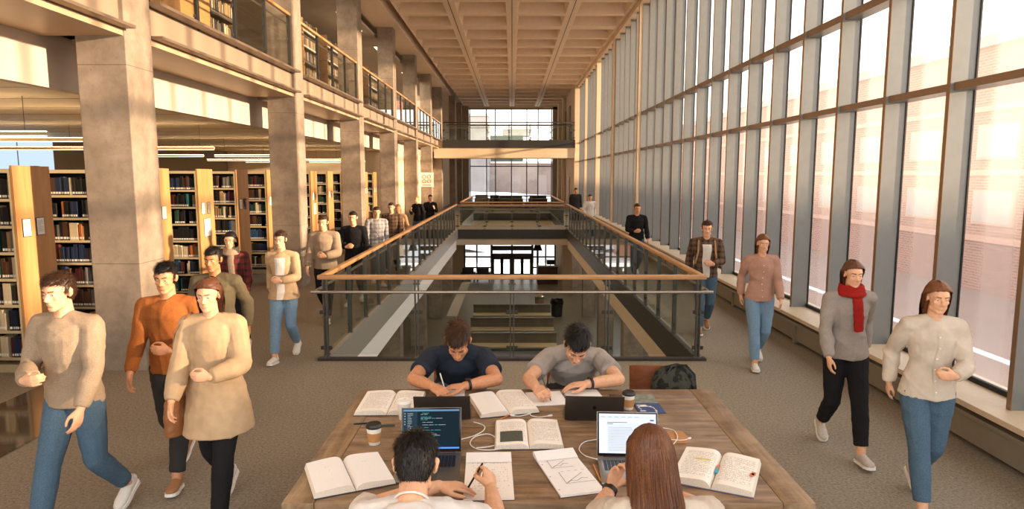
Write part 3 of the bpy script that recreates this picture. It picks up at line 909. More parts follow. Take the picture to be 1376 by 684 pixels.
# stacks of the upper gallery
def upstack(x0, y0, y1, z0, n=4):
    """shelving parallel to the gallery edge, fronts towards +x"""
    r = empty('gallery_bookcase', (x0, y0, z0)); L = y1 - y0
    mb = MB(); mb.box((-.4, 0, 0), (-.37, L, 2.1)); mb.build('back_panel', M['dark_shelf'], r)
    for k in range(5):
        mb = MB(); mb.box((-.37, 0, .1 + k * .42), (0, L, .125 + k * .42)); mb.build('shelf', M['dark_shelf'], r)
    for yy in (0, L - .03):
        mb = MB(); mb.box((-.4, yy, 0), (.01, yy + .03, 2.15)); mb.build('side_panel', M['panel_wood'], r)
    for k in range(5):
        y = .04
        while y < L - .08:
            th, h, d = rnd.choice(sizes); c = rnd.choice(['cream', 'tan', 'black', 'brown', 'grey', 'navy'])
            mt = Matrix.Translation((x0 - .02, y0 + y, z0 + .126 + k * .42)) @ Euler((0, 0, R(90))).to_matrix().to_4x4()
            t_ = book_mb(th, h * 1.2, d)
            b0 = len(bulk.v)
            bulk.v.extend([tuple(mt @ Vector(p)) for p in t_.v])
            for f, mi in zip(t_.f, t_.m):
                bulk.f.append(tuple(b0 + q for q in f)); bulk.m.append({0: 2 + cnames.index(c), 1: 0, 2: 1}[mi]); bulk.uv.append([(0, 0)] * len(f))
            y += th + .002
    return r
for k, (ya, yb) in enumerate(((13.15, 14.4), (19.0, 20.4), (21.4, 26.0), (27.4, 30.5))):
    o = upstack(-5.75, ya, yb, UP)
    tag(o, ['dark bookcase behind the gallery railing between first two pillars', 'dark bookcase behind the gallery railing past the second pillar', 'dark gallery bookcase past the third pillar', 'dark gallery bookcase past the fourth pillar'][k], 'bookcase', 'bookcases on the upper gallery')
o = bulk.build('shelved_books', bulk_mats); tag(o, 'many more library books standing in the deeper and farther stacks', 'books', kind='stuff')
mb = MB(); mb.box((-6.3, 11.95, UP), (-5.7, 13.1, UP + 2.4), bev=.01); mb.box((-5.7, 12.5, UP + .1), (-5.695, 12.515, UP + 2.3))
o = mb.build('wooden_cabinet', M['panel_wood']); tag(o, 'tall plain wooden cabinet behind the gallery railing beside the bookcase', 'cabinet')
# round table on the gallery
mb = MB(); mb.lathe([(0.02, 0), (.25, 0), (.25, .02), (.03, .04), (.03, .70), (.5, .71), (.5, .74), (.02, .74)], (-5.9, 10.3, UP)); o = mb.build('round_table', M['dark_wood'], smooth=True)
tag(o, 'dark round table on the gallery near the first pillar', 'table')

# ---------------------------------------------------------------- linear pendants over the aisles
emit('lamp_strip', (1, .78, .52), 2.2); emit('lamp_up', (1, .76, .46), 15)
r1 = empty('linear_pendant', (0, 0, 0))
mb = MB(); mb.box((-1.2, -.03, 0), (1.2, .03, .05), bev=.006); mb.build('housing', M['shelf_metal'], r1)
mb = MB(); mb.box((-1.18, -.022, -.012), (1.18, .022, 0)); mb.build('light_strip', M['lamp_strip'], r1)
mb = MB(); mb.box((-1.18, -.02, .05), (1.18, .02, .056)); mb.build('light_strip', M['lamp_up'], r1)
for x in (-.9, .9):
    mb = MB(); mb.tube([(x, 0, .05), (x, 0, .52)], .004, 5); mb.build('wire', M['dark_steel'], r1)
kk = children_of(r1)
np_ = 0
for j, y in enumerate(RY):
    if j in (4, 6, 7, 9, 10, 12): continue
    for k, x in enumerate((-7.4, -10.1)):
        o = r1 if np_ == 0 else copy_tree(r1, kk)
        o.location = (x, y - .55, 2.97)
        tag(o, 'linear pendant by the stack %s, %s' % (stack_where[j], ['outer', 'deeper'][k]), 'lamp', 'linear pendants over the stacks')
        np_ += 1
# bluish window in the far wall of the stack room
r = struct(empty('window_63', (-12.98, 16.4, 1.95)))
emit('sky_pane', (.55, .70, .85), .9)
glassy('blue_glass', (.7, .8, .9))
for k in range(2):
    mb = MB(); mb.box((0, k * 1.4, 0), (.04, 1.3 + k * 1.4, 1.5)); mb.build('pane', M['sky_pane'], r)
# ================================================================== lobby below
def bench(loc, w, label):
    r = empty('lobby_bench', loc); tag(r, label, 'bench', 'long benches in the lobby below')
    mb = MB(); mb.box((-w / 2, 0, .40), (w / 2, .62, .47), bev=.01); mb.build('seat', M['shelf_metal'], r)
    mb = MB(); mb.box((-w / 2, .58, .47), (w / 2, .66, .85), bev=.01); mb.box((-w / 2 - .02, .55, .83), (w / 2 + .02, .70, .88), bev=.01); mb.build('backrest', M['lobby_floor'], r)
    mb = MB(); mb.box((-w / 2, -.01, .30), (w / 2, .02, .40)); mb.build('apron', M['hut'], r)
    for x in (-w / 2 + .25, w / 2 - .25):
        mb = MB(); mb.box((x - .04, .03, 0), (x + .04, .60, .40), bev=.005); mb.build('leg', M['dark_steel'], r)
    return r
bench((0, 31.0, LOW), 3.7, 'long pale lobby bench seen through the glass, the farther one')
bench((0, 28.0, LOW), 3.6, 'long pale lobby bench seen through the glass, the nearer one')
bench((0, 25.2, LOW), 3.5, 'long lobby bench mostly hidden below the seated men')
r = empty('trash_bin', (2.25, 33.0, LOW)); tag(r, 'black waste bin with a sagging bag on the lobby floor', 'bin')
mb = MB(); mb.lathe([(.22, 0), (.27, .02), (.3, .75), (.28, .8)], n=20); mb.build('body', M['black'], r, smooth=True)
mb = MB(); mb.lathe([(.33, .62), (.34, .72), (.31, .86), (.27, .87), (.26, .8)], n=20, cap=False)
mb.v = [(x + .02 * noise.noise(Vector((x * 9, y * 9, z * 9))), y + .02 * noise.noise(Vector((y * 9, z * 9, x))), z + .05 * noise.noise(Vector((x * 6, y * 6, 3)))) for x, y, z in mb.v]
mb.build('bin_bag', M['black_gloss'], r, smooth=True)
r = empty('recycling_bin', (1.45, 34.4, LOW)); tag(r, 'tan waste bin with shiny metal lid on the lobby floor', 'bin')
mb = MB(); mb.lathe([(.24, 0), (.25, .02), (.25, .65), (.23, .66)], n=20); mb.build('body', M['lobby_wall'], r, smooth=True)
mb = MB(); mb.lathe([(.26, .65), (.26, .75), (.1, .84), (.09, .84)], n=20); mb.build('lid', M['bright_steel'], r, smooth=True)
def lobby_chair(loc, rz, label):
    r = empty('lobby_armchair', loc, rz); tag(r, label, 'armchair', 'dark armchairs by the entrance')
    mb = MB(); mb.box((-.36, -.34, .18), (.36, .34, .44), bev=.04); mb.build('seat', M['black'], r, smooth=True)
    mb = MB(); mb.box((-.38, .28, .18), (.38, .42, .95), bev=.04); mb.build('backrest', M['black'], r, smooth=True)
    for s in (-1, 1):
        mb = MB(); mb.box((s * .42 - .06, -.34, .18), (s * .42 + .06, .38, .62), bev=.03); mb.build('armrest', M['black'], r, smooth=True)
        for t in (-.28, .3):
            mb = MB(); mb.box((s * .38 - .025, t - .025, 0), (s * .38 + .025, t + .025, .18)); mb.build('leg', M['dark_steel'], r)
    return r
lobby_chair((-2.9, 44.2, LOW), PI, 'dark lobby armchair beside the far glass, the one by the wall')
lobby_chair((-1.9, 44.0, LOW), PI, 'dark lobby armchair nearer the entrance doors')
r = empty('reception_desk', (2.3, 43.2, LOW)); tag(r, 'dark reception desk with monitors beside the entrance doors', 'desk')
mb = MB(); mb.box((-.65, -.4, 0), (.65, .3, 1.1), bev=.01); mb.build('counter', M['dark_wood'], r)
mb = MB(); mb.box((-.7, -.45, 1.1), (.7, .35, 1.15), bev=.01); mb.build('worktop', M['black'], r)
r = empty('desk_monitor', (2.5, 43.2, LOW + 1.15)); tag(r, 'black monitor standing on the reception desk', 'monitor')
mb = MB(); mb.box((-.25, -.02, .08), (.25, .02, .40), bev=.008); mb.build('screen', M['black_gloss'], r)
mb = MB(); mb.box((-.1, -.08, 0), (.1, .08, .015)); mb.tube([(0, 0, .01), (0, 0, .1)], .02, 8); mb.build('stand', M['black'], r)
r = empty('kiosk', (1.75, 45.4, LOW)); tag(r, 'slim dark pedestal kiosk standing before the entrance glass', 'kiosk')
mb = MB(); mb.lathe([(.28, 0), (.28, .04), (.08, .06), (.07, 1.9), (.05, 1.92)], n=16); mb.build('pole', M['black'], r, smooth=True)
mb = MB(); mb.prism([(-.32, 0), (.32, 0), (.16, .5), (-.16, .5)], -.05, .05, M=T(0, 0, 1.9, rx=PI / 2)); mb.box((-.14, -.05, 2.45), (.14, .05, 3.0), bev=.02); mb.build('head', M['black_gloss'], r)
# light stone strip along the lobby floor
sbox('floor_strip', [((-3.3, 33, LOW), (-2.75, 45.5, LOW + .004))], M['white_plaster'])
# lobby furniture glimpsed between the pillars
r = empty('lobby_bookcase', (5.2, 20, LOW)); tag(r, 'dark bookcase in the lobby beyond the window-side pillars', 'bookcase')
mb = MB(); mb.box((0, 0, 0), (.4, 5, .05)); mb.box((.37, 0, 0), (.4, 5, 2.2)); mb.build('back_panel', M['dark_shelf'], r)
for k in range(5):
    mb = MB(); mb.box((0, 0, .2 + k * .45), (.4, 5, .23 + k * .45)); mb.build('shelf', M['shelf_metal'], r)

# ================================================================== lounge at the far end of this floor
def sofa(loc, w, rz, label, mat='hut'):
    r = empty('sofa', loc, rz); tag(r, label, 'sofa', 'lounge seats by the end window')
    mb = MB(); mb.box((-w / 2, -.38, .12), (w / 2, .38, .44), bev=.05); mb.build('seat', M[mat], r, smooth=True)
    mb = MB(); mb.box((-w / 2, -.46, .12), (w / 2, -.30, .88), bev=.05); mb.build('backrest', M[mat], r, smooth=True)
    for s in (-1, 1):
        mb = MB(); mb.box((s * w / 2 - .07, -.44, .12), (s * w / 2 + .07, .38, .62), bev=.04); mb.build('armrest', M[mat], r, smooth=True)
        for t in (-.36, .3):
            mb = MB(); mb.box((s * (w / 2 - .1) - .02, t - .02, 0), (s * (w / 2 - .1) + .02, t + .02, .13)); mb.build('leg', M['dark_steel'], r)
    return r
sofa((-.1, 51.5, 0), 1.75, 0, 'dark green high-backed sofa before the end window, middle of the lounge')
sofa((2.0, 52.0, 0), 1.3, 0, 'dark low sofa before the end window, to the window-wall side', 'dark_shelf')
sofa((-2.4, 53.5, 0), 1.0, 0, 'pale armchair before the end window', 'outdoor_grey')
sofa((-1.35, 52.5, 0), .7, 0, 'small dark armchair beside the green sofa', 'dark_shelf')
plain('leaf_dry', '#6d5a3a', .8, var=.2)
r = empty('potted_plant', (1.12, 50.3, 0)); tag(r, 'bushy potted plant standing between the lounge sofas', 'plant')
mb = MB(); mb.lathe([(.14, 0), (.2, .35), (.19, .36), (.17, .33)], n=16); mb.build('pot', M['dark_shelf'], r, smooth=True)
mb = MB()
for k in range(120):
    a = rnd.uniform(0, 2 * PI); rr = rnd.uniform(.02, .3); z = .45 + rnd.random() * .8
    c = Vector((math.cos(a) * rr, math.sin(a) * rr, z)); d = Vector((math.cos(a), math.sin(a), rnd.uniform(-.3, .9))).normalized() * rnd.uniform(.12, .22); s = Vector((-math.sin(a), math.cos(a), 0)) * .035
    mb.quad([c - s * .3, c + d * .5 - s, c + d, c + d * .5 + s])
mb.build('foliage', M['leaf_dry'], r)
# white round-symbol notice on the pale wall
page_mat('wall_notice', '#e9e6df', '#55504a', 6, .2)
mb = MB(); mb.box((-4.62, 40.6, 1.55), (-4.6, 40.61, 2.55)); 
r = empty('wall_sign', (-4.88, 38.55, 1.75)); tag(r, 'white square notice with a dark ring emblem on the far pillar', 'sign')
mb = MB(); mb.box((-.4, -.01, 0), (.4, .0, .82)); mb.build('board', M['paper'], r)
mb = MB()
for k in range(4):
    cx, cz = (-.14 + .28 * (k % 2), .32 + .26 * (k // 2)); 
    mb.tube([(cx + .1 * math.cos(t * PI / 8), -.012, cz + .1 * math.sin(t * PI / 8)) for t in range(17)], .012, 5)
mb.box((-.25, -.012, .08), (.25, -.0105, .12)); mb.build('emblem', M['dark_steel'], r)

# downlights added out of sight to brighten the dark lobby
emit('downlight', (1, .85, .65), 12)
for k, y in enumerate((12.5, 18.5, 24.5, 30.9, 37, 43.5)):
    for x in (-3.3, 2.95):
        r = empty('added_downlight', (x, y, -.86)); tag(r, 'added fill downlight in the lobby ceiling, %s along the %s edge' % (ordinals[k], 'bookshelf-side' if x < 0 else 'window-side'), 'lamp', 'added lobby downlights')
        mb = MB(); mb.lathe([(.14, 0), (.16, -.01), (.17, .0), (.15, .008)], n=16, cap=False); mb.build('ring', M['bright_steel'], r)
        mb = MB(); mb.lathe([(.135, 0), (.001, 0)], n=16, cap=False); mb.build('diffuser', M['downlight'], r)
        L = bpy.data.lights.new('lobby_fill_glow', 'SPOT'); L.energy = 75; L.color = (1, .83, .62); L.spot_size = R(140); L.spot_blend = .8; L.shadow_soft_size = .14
        lo = bpy.data.objects.new('lobby_fill_glow', L); COL.objects.link(lo); lo.parent = r; lo.location = (0, 0, -.03)

# ceiling strips added to brighten the dark gallery
for k, y in enumerate((6, 12, 18, 24, 30, 37)):
    r = empty('added_strip_light', (-5.62, y, 7.70)); tag(r, 'added fill strip in the gallery ceiling, %s along from the near end' % ordinals[k], 'lamp', 'added gallery fill lights')
    mb = MB(); mb.box((-.12, -1.5, 0), (.12, 1.5, .05), bev=.01); mb.build('housing', M['shelf_metal'], r)
    mb = MB(); mb.box((-.10, -1.47, -.01), (.10, 1.47, 0)); mb.build('diffuser', M['lamp_strip'], r)
    L = bpy.data.lights.new('gallery_fill_glow', 'AREA'); L.shape = 'RECTANGLE'; L.size = .2; L.size_y = 2.9; L.energy = 70; L.color = (1, .83, .62)
    lo = bpy.data.objects.new('gallery_fill_glow', L); COL.objects.link(lo); lo.parent = r; lo.location = (0, 0, -.03)
# ================================================================== people
def V(*a): return Vector(a[0] if len(a) == 1 else a)
def ell(mb, pts, side, ra, rb, n=14):
    """closed loft through pts with elliptical sections: ra along `side`, rb across it"""
    pts = [V(p) for p in pts]; b = len(mb.v); side = V(side).normalized()
    N = len(pts)
    for i, p in enumerate(pts):
        t = (pts[min(i + 1, N - 1)] - pts[max(i - 1, 0)]).normalized()
        s = side[i] if isinstance(side, list) else side
        s = (s - t * s.dot(t))
        s = s.normalized() if s.length > 1e-4 else t.orthogonal().normalized()
        c = t.cross(s)
        for k in range(n):
            a = 2 * PI * k / n
            mb.v.append(tuple(p + s * (ra[i] * math.cos(a)) + c * (rb[i] * math.sin(a))))
    for i in range(N - 1):
        for k in range(n):
            k2 = (k + 1) % n
            mb.f.append((b + i * n + k, b + i * n + k2, b + (i + 1) * n + k2, b + (i + 1) * n + k)); mb.m.append(0); mb.uv.append([(0, 0)] * 4)
    mb.f.append(tuple(b + k for k in reversed(range(n)))); mb.m.append(0); mb.uv.append([(0, 0)] * n)
    mb.f.append(tuple(b + (N - 1) * n + k for k in range(n))); mb.m.append(0); mb.uv.append([(0, 0)] * n)
def cap(mb, a, b, ra, rb, mid=None, n=12, flat=1.0, side=None):
    a, b = V(a), V(b)
    ts = [0, .25, .5, .75, 1]
    rs = [ra + (rb - ra) * t for t in ts]
    if mid: rs = [ra, (ra + mid) / 2 * 1.02, mid, (mid + rb) / 2, rb]
    sd = side if side is not None else (b - a).orthogonal()
    ell(mb, [a.lerp(b, t) for t in ts], sd, rs, [r * flat for r in rs], n)
    mb.ball(a, ra * .995 if flat == 1 else ra * flat, n); mb.ball(b, rb * .995 if flat == 1 else rb * flat, n)
def ik(a, c, l1, l2, hint):
    a, c, hint = V(a), V(c), V(hint)
    d = c - a; L = d.length
    if L > (l1 + l2) * .999: c = a + d * ((l1 + l2) * .999 / L); d = c - a; L = d.length
    u = d / L
    x = (l1 * l1 - l2 * l2 + L * L) / (2 * L); h = math.sqrt(max(0, l1 * l1 - x * x))
    hp = hint - u * hint.dot(u)
    return a + u * x + hp.normalized() * h, c

_tmpn = 0
def remesh(mb, voxel, name, mat, parent, smooth=4, wrinkle=0, wfreq=9, seed=0, mats=None):
    me = bpy.data.meshes.new('tmp'); me.from_pydata(mb.v, [], mb.f); me.update()
    ob = bpy.data.objects.new('tmp', me); COL.objects.link(ob)
    rm = ob.modifiers.new('r', 'REMESH'); rm.mode = 'VOXEL'; rm.voxel_size = voxel; rm.use_smooth_shade = True
    if smooth:
        sm = ob.modifiers.new('s', 'SMOOTH'); sm.factor = .5; sm.iterations = smooth
    dg = bpy.context.evaluated_depsgraph_get(); dg.update()
    m2 = bpy.data.meshes.new_from_object(ob.evaluated_get(dg))
    bpy.data.objects.remove(ob); bpy.data.meshes.remove(me)
    m2.name = name; m2.materials.clear(); m2.materials.append(mat)
    if wrinkle:
        n = len(m2.vertices); co_ = np.empty(n * 3); m2.vertices.foreach_get('co', co_); co_ = co_.reshape(-1, 3)
        nr = np.empty(n * 3); m2.vertices.foreach_get('normal', nr); nr = nr.reshape(-1, 3)
        rg = np.random.RandomState(seed + 5); d = np.zeros(n)
        for k in range(7):
            q = rg.normal(size=3); q /= np.linalg.norm(q); q2 = rg.normal(size=3) * 4
            f = wfreq * (1 + k * .55)
            ph = rg.uniform(0, 6) + 1.9 * np.sin(co_ @ q2 + rg.uniform(0, 6)) + 1.1 * np.sin(co_ @ (rg.normal(size=3) * 9))
            d += (1 / (1 + k * .45)) * (1 - np.abs(np.sin((co_ @ q) * f + ph))) ** 1.6
        d = (d - d.mean())
        co_ += nr * (d * wrinkle)[:, None]
        m2.vertices.foreach_set('co', co_.ravel()); m2.update()
    m2.polygons.foreach_set('use_smooth', [True] * len(m2.polygons))
    o = bpy.data.objects.new(name, m2); COL.objects.link(o)
    if parent: o.parent = parent
    return o

def head_prims(mb, H, fem=False, ears=True):
    """H: matrix placing the head (local -y is the face, z up, metres for a 1.75 m adult)"""
    def b(c, r): mb.ball((0, 0, 0), (1, 1, 1), 16, M=H @ Matrix.Translation(c) @ Matrix.Diagonal((r[0], r[1], r[2], 1)))
    def c(a, e, ra, rb, n=8):
        t = MB(); cap(t, a, e, ra, rb, n=n); mb.mesh(t.v, t.f, 0, H)
    b((0, .012, .035), (.074, .093, .082)); b((0, -.005, .03), (.070, .088, .072))
    b((0, -.028, -.035), (.058, .062, .072)); b((0, -.022, -.062), (.052, .055, .045))
    b((0, -.068, -.098), (.022, .018, .016)); c((-.045, -.02, -.07), (-.012, -.068, -.096), .020, .016); c((.045, -.02, -.07), (.012, -.068, -.096), .020, .016)
    c((0, -.088, .008), (0, -.108, -.030), .0075, .0115); b((-.012, -.094, -.036), (.010, .012, .008)); b((.012, -.094, -.036), (.010, .012, .008))
    c((-.042, -.074, .026), (-.012, -.087, .022), .009, .0085); c((.042, -.074, .026), (.012, -.087, .022), .009, .0085)
    b((-.036, -.064, -.022), (.020, .018, .018)); b((.036, -.064, -.022), (.020, .018, .018))
    c((-.020, -.083, -.062), (0, -.091, -.059), .0055, .0065); c((.020, -.083, -.062), (0, -.091, -.059), .0055, .0065); c((-.016, -.083, -.070), (.016, -.083, -.070), .0065, .0065)
    b((-.030, -.070, .004), (.014, .011, .009)); b((.030, -.070, .004), (.014, .011, .009))
    if ears:
        for s in (-1, 1):
            c((s * .073, .006, -.022), (s * .079, .014, .014), .010, .014); b((s * .079, .012, .0), (.008, .018, .028))

def hand_prims(mb, w, dirv, normal, lat_thumb, s=1.0, curl=(.5, .5, .5, .5), spread=1.0, thumb_in=.4, r=1.0):
    """w wrist, dirv towards knuckles, normal = way the palm faces, lat_thumb = side where the thumb leaves"""
    d = V(dirv).normalized(); nrm = V(normal); nrm = (nrm - d * nrm.dot(d)).normalized()
    lat = V(lat_thumb); lat = (lat - d * lat.dot(d) - nrm * lat.dot(nrm)).normalized()
    w = V(w)
    ell(mb, [w - d * .01 * s, w + d * .02 * s, w + d * .05 * s, w + d * .078 * s, w + d * .09 * s], lat, [x * s for x in (.026, .032, .040, .041, .036)], [x * s for x in (.019, .018, .0155, .013, .010)], 14)
    ends = []
    ln = (.074, .083, .078, .062); off = (.030, .010, -.010, -.029); back = (0.002, .006, .003, -.006)
    for k in range(4):
        p = w + d * (.082 + back[k]) * s + lat * off[k] * s * spread
        L = ln[k] * s; cu = curl[k]; ang = .15 + cu * .35
        dk = (d + lat * (off[k] * 2.2 * (spread - .6))).normalized()
        rr = .0092 * s * r
        for seg, f in enumerate((.45, .31, .24)):
            dv = (dk * math.cos(ang) + nrm * math.sin(ang))
            q = p + dv * L * f
            cap(mb, p, q, rr, rr * .9, n=8); p = q; rr *= .9; ang += cu * (1.1, 1.0, .5)[seg]
        ends.append(p)
    p = w + d * .022 * s + lat * .024 * s + nrm * .006 * s
    dv = (d * .72 + lat * .62 + nrm * (.15 + .5 * thumb_in)).normalized()
    q = p + dv * .045 * s; cap(mb, p, q, .0165 * s, .0115 * s, n=8)
    dv = (d * .95 + lat * (.35 - .7 * thumb_in) + nrm * (.12 + .5 * thumb_in)).normalized(); e = q + dv * .030 * s; cap(mb, q, e, .0112 * s, .0100 * s, n=8)
    dv = (d + lat * (.1 - .9 * thumb_in) + nrm * (.1 + .2 * thumb_in)).normalized(); e2 = e + dv * .025 * s; cap(mb, e, e2, .0100 * s, .0085 * s, n=8)
    return ends, e2

def spine_rings(J, s, grow=0.0, fem=False, low=0.0):
    P = V(J['pelvis']); C = V(J['neck']); up = (C - P)
    ctrl = P.lerp(C, .5) + V(J.get('bow', (0, 0, 0)))
    def B(t): return P * (1 - t) ** 2 + ctrl * 2 * t * (1 - t) + C * t * t
    ts = [-.13, 0, .2, .38, .55, .75, .90, 1.0]
    ra = [.135, .168, .158, .140, .152, .172, .150, .066]
    rb = [.095, .118, .108, .100, .112, .118, .088, .058]
    if fem:
        ra = [.135, .172, .150, .122, .132, .148, .128, .052]; rb = [.095, .118, .10, .088, .100, .110, .080, .05]
    pts = [P + (B(.05) - P) / .05 * ts[0]] + [B(t) for t in ts[1:]]
    return pts, [r * s + grow for r in ra], [r * s + grow for r in rb]

def make_person(name, J, S, label, cat='person', group=None, voxel=.006, loc=(0, 0, 0), rz=0):
    """J joints in local metres, S style"""
    s = S.get('s', 1.0); fem = S.get('fem', False); k_ = .93 if fem else 1.0
    root = empty(name, loc, rz); tag(root, label, cat, group)
    H = J['head'] @ Matrix.Scale(s * (.96 if fem else 1), 4)
    skin = M[S['skin']]
    mb = MB()
    head_prims(mb, H, fem)
    hc = H @ V(0, .02, -.06); nk = V(J['neck'])
    cap(mb, nk, hc, .058 * s * k_, .052 * s * k_)
    pts, ra, rb = spine_rings(J, s, 0, fem)
    side = V(J['shr']) - V(J['shl'])
    ell(mb, pts, side, ra, rb, 20)
    for q in 'lr':
        sh = V(J['sh' + q]); e = V(J['el' + q]); w = V(J['wr' + q])
        cap(mb, nk.lerp(sh, .15) - V(0, 0, .02 * s), sh, .052 * s * k_, .056 * s * k_)
        cap(mb, sh, e, .054 * s * k_, .040 * s * k_, .048 * s * k_); cap(mb, e, w, .041 * s * k_, .0265 * s * k_, .040 * s * k_)
        hd, hn, hl, cu = J['hand' + q]
        ends, te = hand_prims(mb, w, hd, hn, hl, s * k_, cu, J.get('spread' + q, 1.0), J.get('thumb' + q, .4), S.get('fr', 1.0))
        J['ends' + q] = ends; J['tt' + q] = te
        hp = V(J['hip' + q]); kn = V(J['kn' + q]); an = V(J['an' + q])
        cap(mb, hp, kn, .088 * s, .056 * s, .074 * s); cap(mb, kn, an, .054 * s, .036 * s, .054 * s)
        fd = V(J['foot' + q]); cap(mb, an - V(0, 0, .03 * s), an + fd.normalized() * .11 * s - V(0, 0, .045 * s), .030 * s, .018 * s)
    remesh(mb, voxel, 'body', skin, root, smooth=3)
    # ---- eyes and brows
    if True:
        for sx_ in (-1, 1):
            if not S.get('eyes', True):
                e = MB(); cap(e, (sx_ * .014, -.0935, .022), (sx_ * .042, -.082, .026), .0035, .0028, n=6); cap(e, (sx_ * .020, -.0815, -.003), (sx_ * .040, -.0765, -.003), .0018, .0014, n=6); e.v = [tuple(H @ V(p)) for p in e.v]; e.build('eyebrow', M[S['hairmat']], root, smooth=True); continue
            e = MB(); e.ball((sx_ * .030, -.0745, .003), (.0105, .0085, .0075), 12, 0); e.ball((sx_ * .030, -.0815, .001), (.0045, .003, .0045), 8, 1)
            e.v = [tuple(H @ V(p)) for p in e.v]; e.build('eye', [M['eye_white'], M['black_gloss']], root, smooth=True)
            e = MB(); cap(e, (sx_ * .014, -.0935, .022), (sx_ * .042, -.082, .026), .0035, .0028, n=6); e.v = [tuple(H @ V(p)) for p in e.v]; e.build('eyebrow', M[S['hairmat']], root, smooth=True)
    # ---- trousers
    vx = max(voxel, .008)
    g = S.get('leg_grow', .012) * s
    mb = MB()
    ell(mb, pts[:4], side, [r + g * .8 for r in ra[:4]], [r + g * .8 for r in rb[:4]], 20)
    for q in 'lr':
        hp = V(J['hip' + q]); kn = V(J['kn' + q]); an = V(J['an' + q]); top = an.lerp(kn, S.get('hem', .12))
        cap(mb, hp, kn, .092 * s + g, .060 * s + g, .078 * s + g); ell(mb, [kn, kn.lerp(top, .33), kn.lerp(top, .66), top], V(1, 0, 0), [.060 * s + g, .060 * s + g, .052 * s + g * 1.1, .044 * s + g * 1.2], [.060 * s + g, .062 * s + g, .054 * s + g, .044 * s + g * 1.2])
    remesh(mb, vx, 'trousers', M[S['legs']], root, smooth=3, wrinkle=.0028 * s, wfreq=14, seed=S.get('seed', 1))
    # ---- shoes
    for q in 'lr':
        an = V(J['an' + q]); fd = V(J['foot' + q]).normalized(); up_ = V(0, 0, 1); up_ = (up_ - fd * up_.dot(fd)).normalized(); sd = fd.cross(up_)
        ht = S.get('anh', .085) * s
        base = an - up_ * ht
        mb = MB()
        ds = [-.075, -.06, -.02, .03, .08, .13, .165, .18]; wd = [.020, .034, .036, .036, .043, .045, .034, .014]; hh = [.028, .040, .046, .042, .032, .026, .021, .012]
        ell(mb, [base + fd * d * s + up_ * (h + .012) * s for d, h in zip(ds, hh)], sd, [w_ * s for w_ in wd], [h * s for h in hh], 16)
        cap(mb, base + fd * -.03 * s + up_ * .05 * s, base + fd * -.02 * s + up_ * .095 * s, .037 * s, .038 * s)
        o = remesh(mb, .006 if voxel < .009 else .009, 'shoe', M[S['shoe']], root, smooth=2)
        sb = MB(); out = []
        for i, d in enumerate(ds): out.append((d, wd[i] + .005))
        poly = [base + fd * d * s + sd * w_ * s for d, w_ in out] + [base + fd * d * s - sd * w_ * s for d, w_ in reversed(out)]
        n = len(poly); sb.mesh([tuple(p) for p in poly] + [tuple(p + up_ * .024 * s) for p in poly], [tuple(range(n)), tuple(reversed(range(n, 2 * n)))] + [(i, n + i, n + (i + 1) % n, (i + 1) % n) for i in range(n)])
        sb.build('sole', M[S.get('sole', 'shoe_sole')], o, smooth=False)
    # ---- top
    g = S.get('top_grow', .016) * s
    mb = MB()
    cut = S.get('top_low', -.10)
    P0 = pts[1] + (pts[0] - pts[1]) * (abs(cut) / .13)
    tp = [P0] + pts[1:7] + [pts[6].lerp(pts[7], .90)]
    tra = [ra[1] + g * 1.2] + [ra[i] + g for i in range(1, 7)] + [ra[7] + (ra[6] - ra[7]) * .08 + g * .5]; trb = [rb[1] + g * 1.2] + [rb[i] + g for i in range(1, 7)] + [rb[7] + (rb[6] - rb[7]) * .2 + g * .5]
    if S.get('coat'):
        dn = (pts[0] - pts[1]).normalized(); L = S['coat'] * s
        tp = [pts[1] + V(0, 0, -1) * L, pts[1] + V(0, 0, -1) * L * .5] + tp[1:]
        tra = [ra[1] + g * 2.6, ra[1] + g * 2.0] + tra[1:]; trb = [rb[1] + g * 3.2 + .03, rb[1] + g * 2.4 + .015] + trb[1:]
    ell(mb, tp, side, tra, trb, 22)
    for q in 'lr':
        sh = V(J['sh' + q]); e = V(J['el' + q]); w = V(J['wr' + q])
        cap(mb, nk.lerp(sh, .22) - V(0, 0, .020 * s), sh, .054 * s * k_ + g * .6, .056 * s * k_ + g * .8)
        if S['top'] == 'tee':
            end = sh.lerp(e, S.get('sleeve', .62)); ell(mb, [sh, sh.lerp(end, .3), sh.lerp(end, .7), end], V(0, 0, 1), [.055 * s + g * .8, .056 * s + g, .052 * s + g * 1.3, .050 * s + g * 1.7], [.055 * s + g * .8, .056 * s + g, .052 * s + g * 1.3, .050 * s + g * 1.7], 16)
        else:
            cap(mb, sh, e, .055 * s * k_ + g * .8, .042 * s * k_ + g * .9, .050 * s * k_ + g)
            wv = e.lerp(w, .97); ell(mb, [e, e.lerp(wv, .4), e.lerp(wv, .85), wv], V(0, 0, 1), [.042 * s + g * .9, .043 * s + g, .034 * s + g, .031 * s + g * .6], [.042 * s + g * .9, .043 * s + g, .034 * s + g, .031 * s + g * .6], 14)
    nm = S.get('topname', 'shirt')
    top = remesh(mb, S.get('tvx', vx), nm, M[S['topmat']], root, smooth=3, wrinkle=S.get('wr', .0062) * s, wfreq=S.get('wf', 8), seed=S.get('seed', 1) + 3)
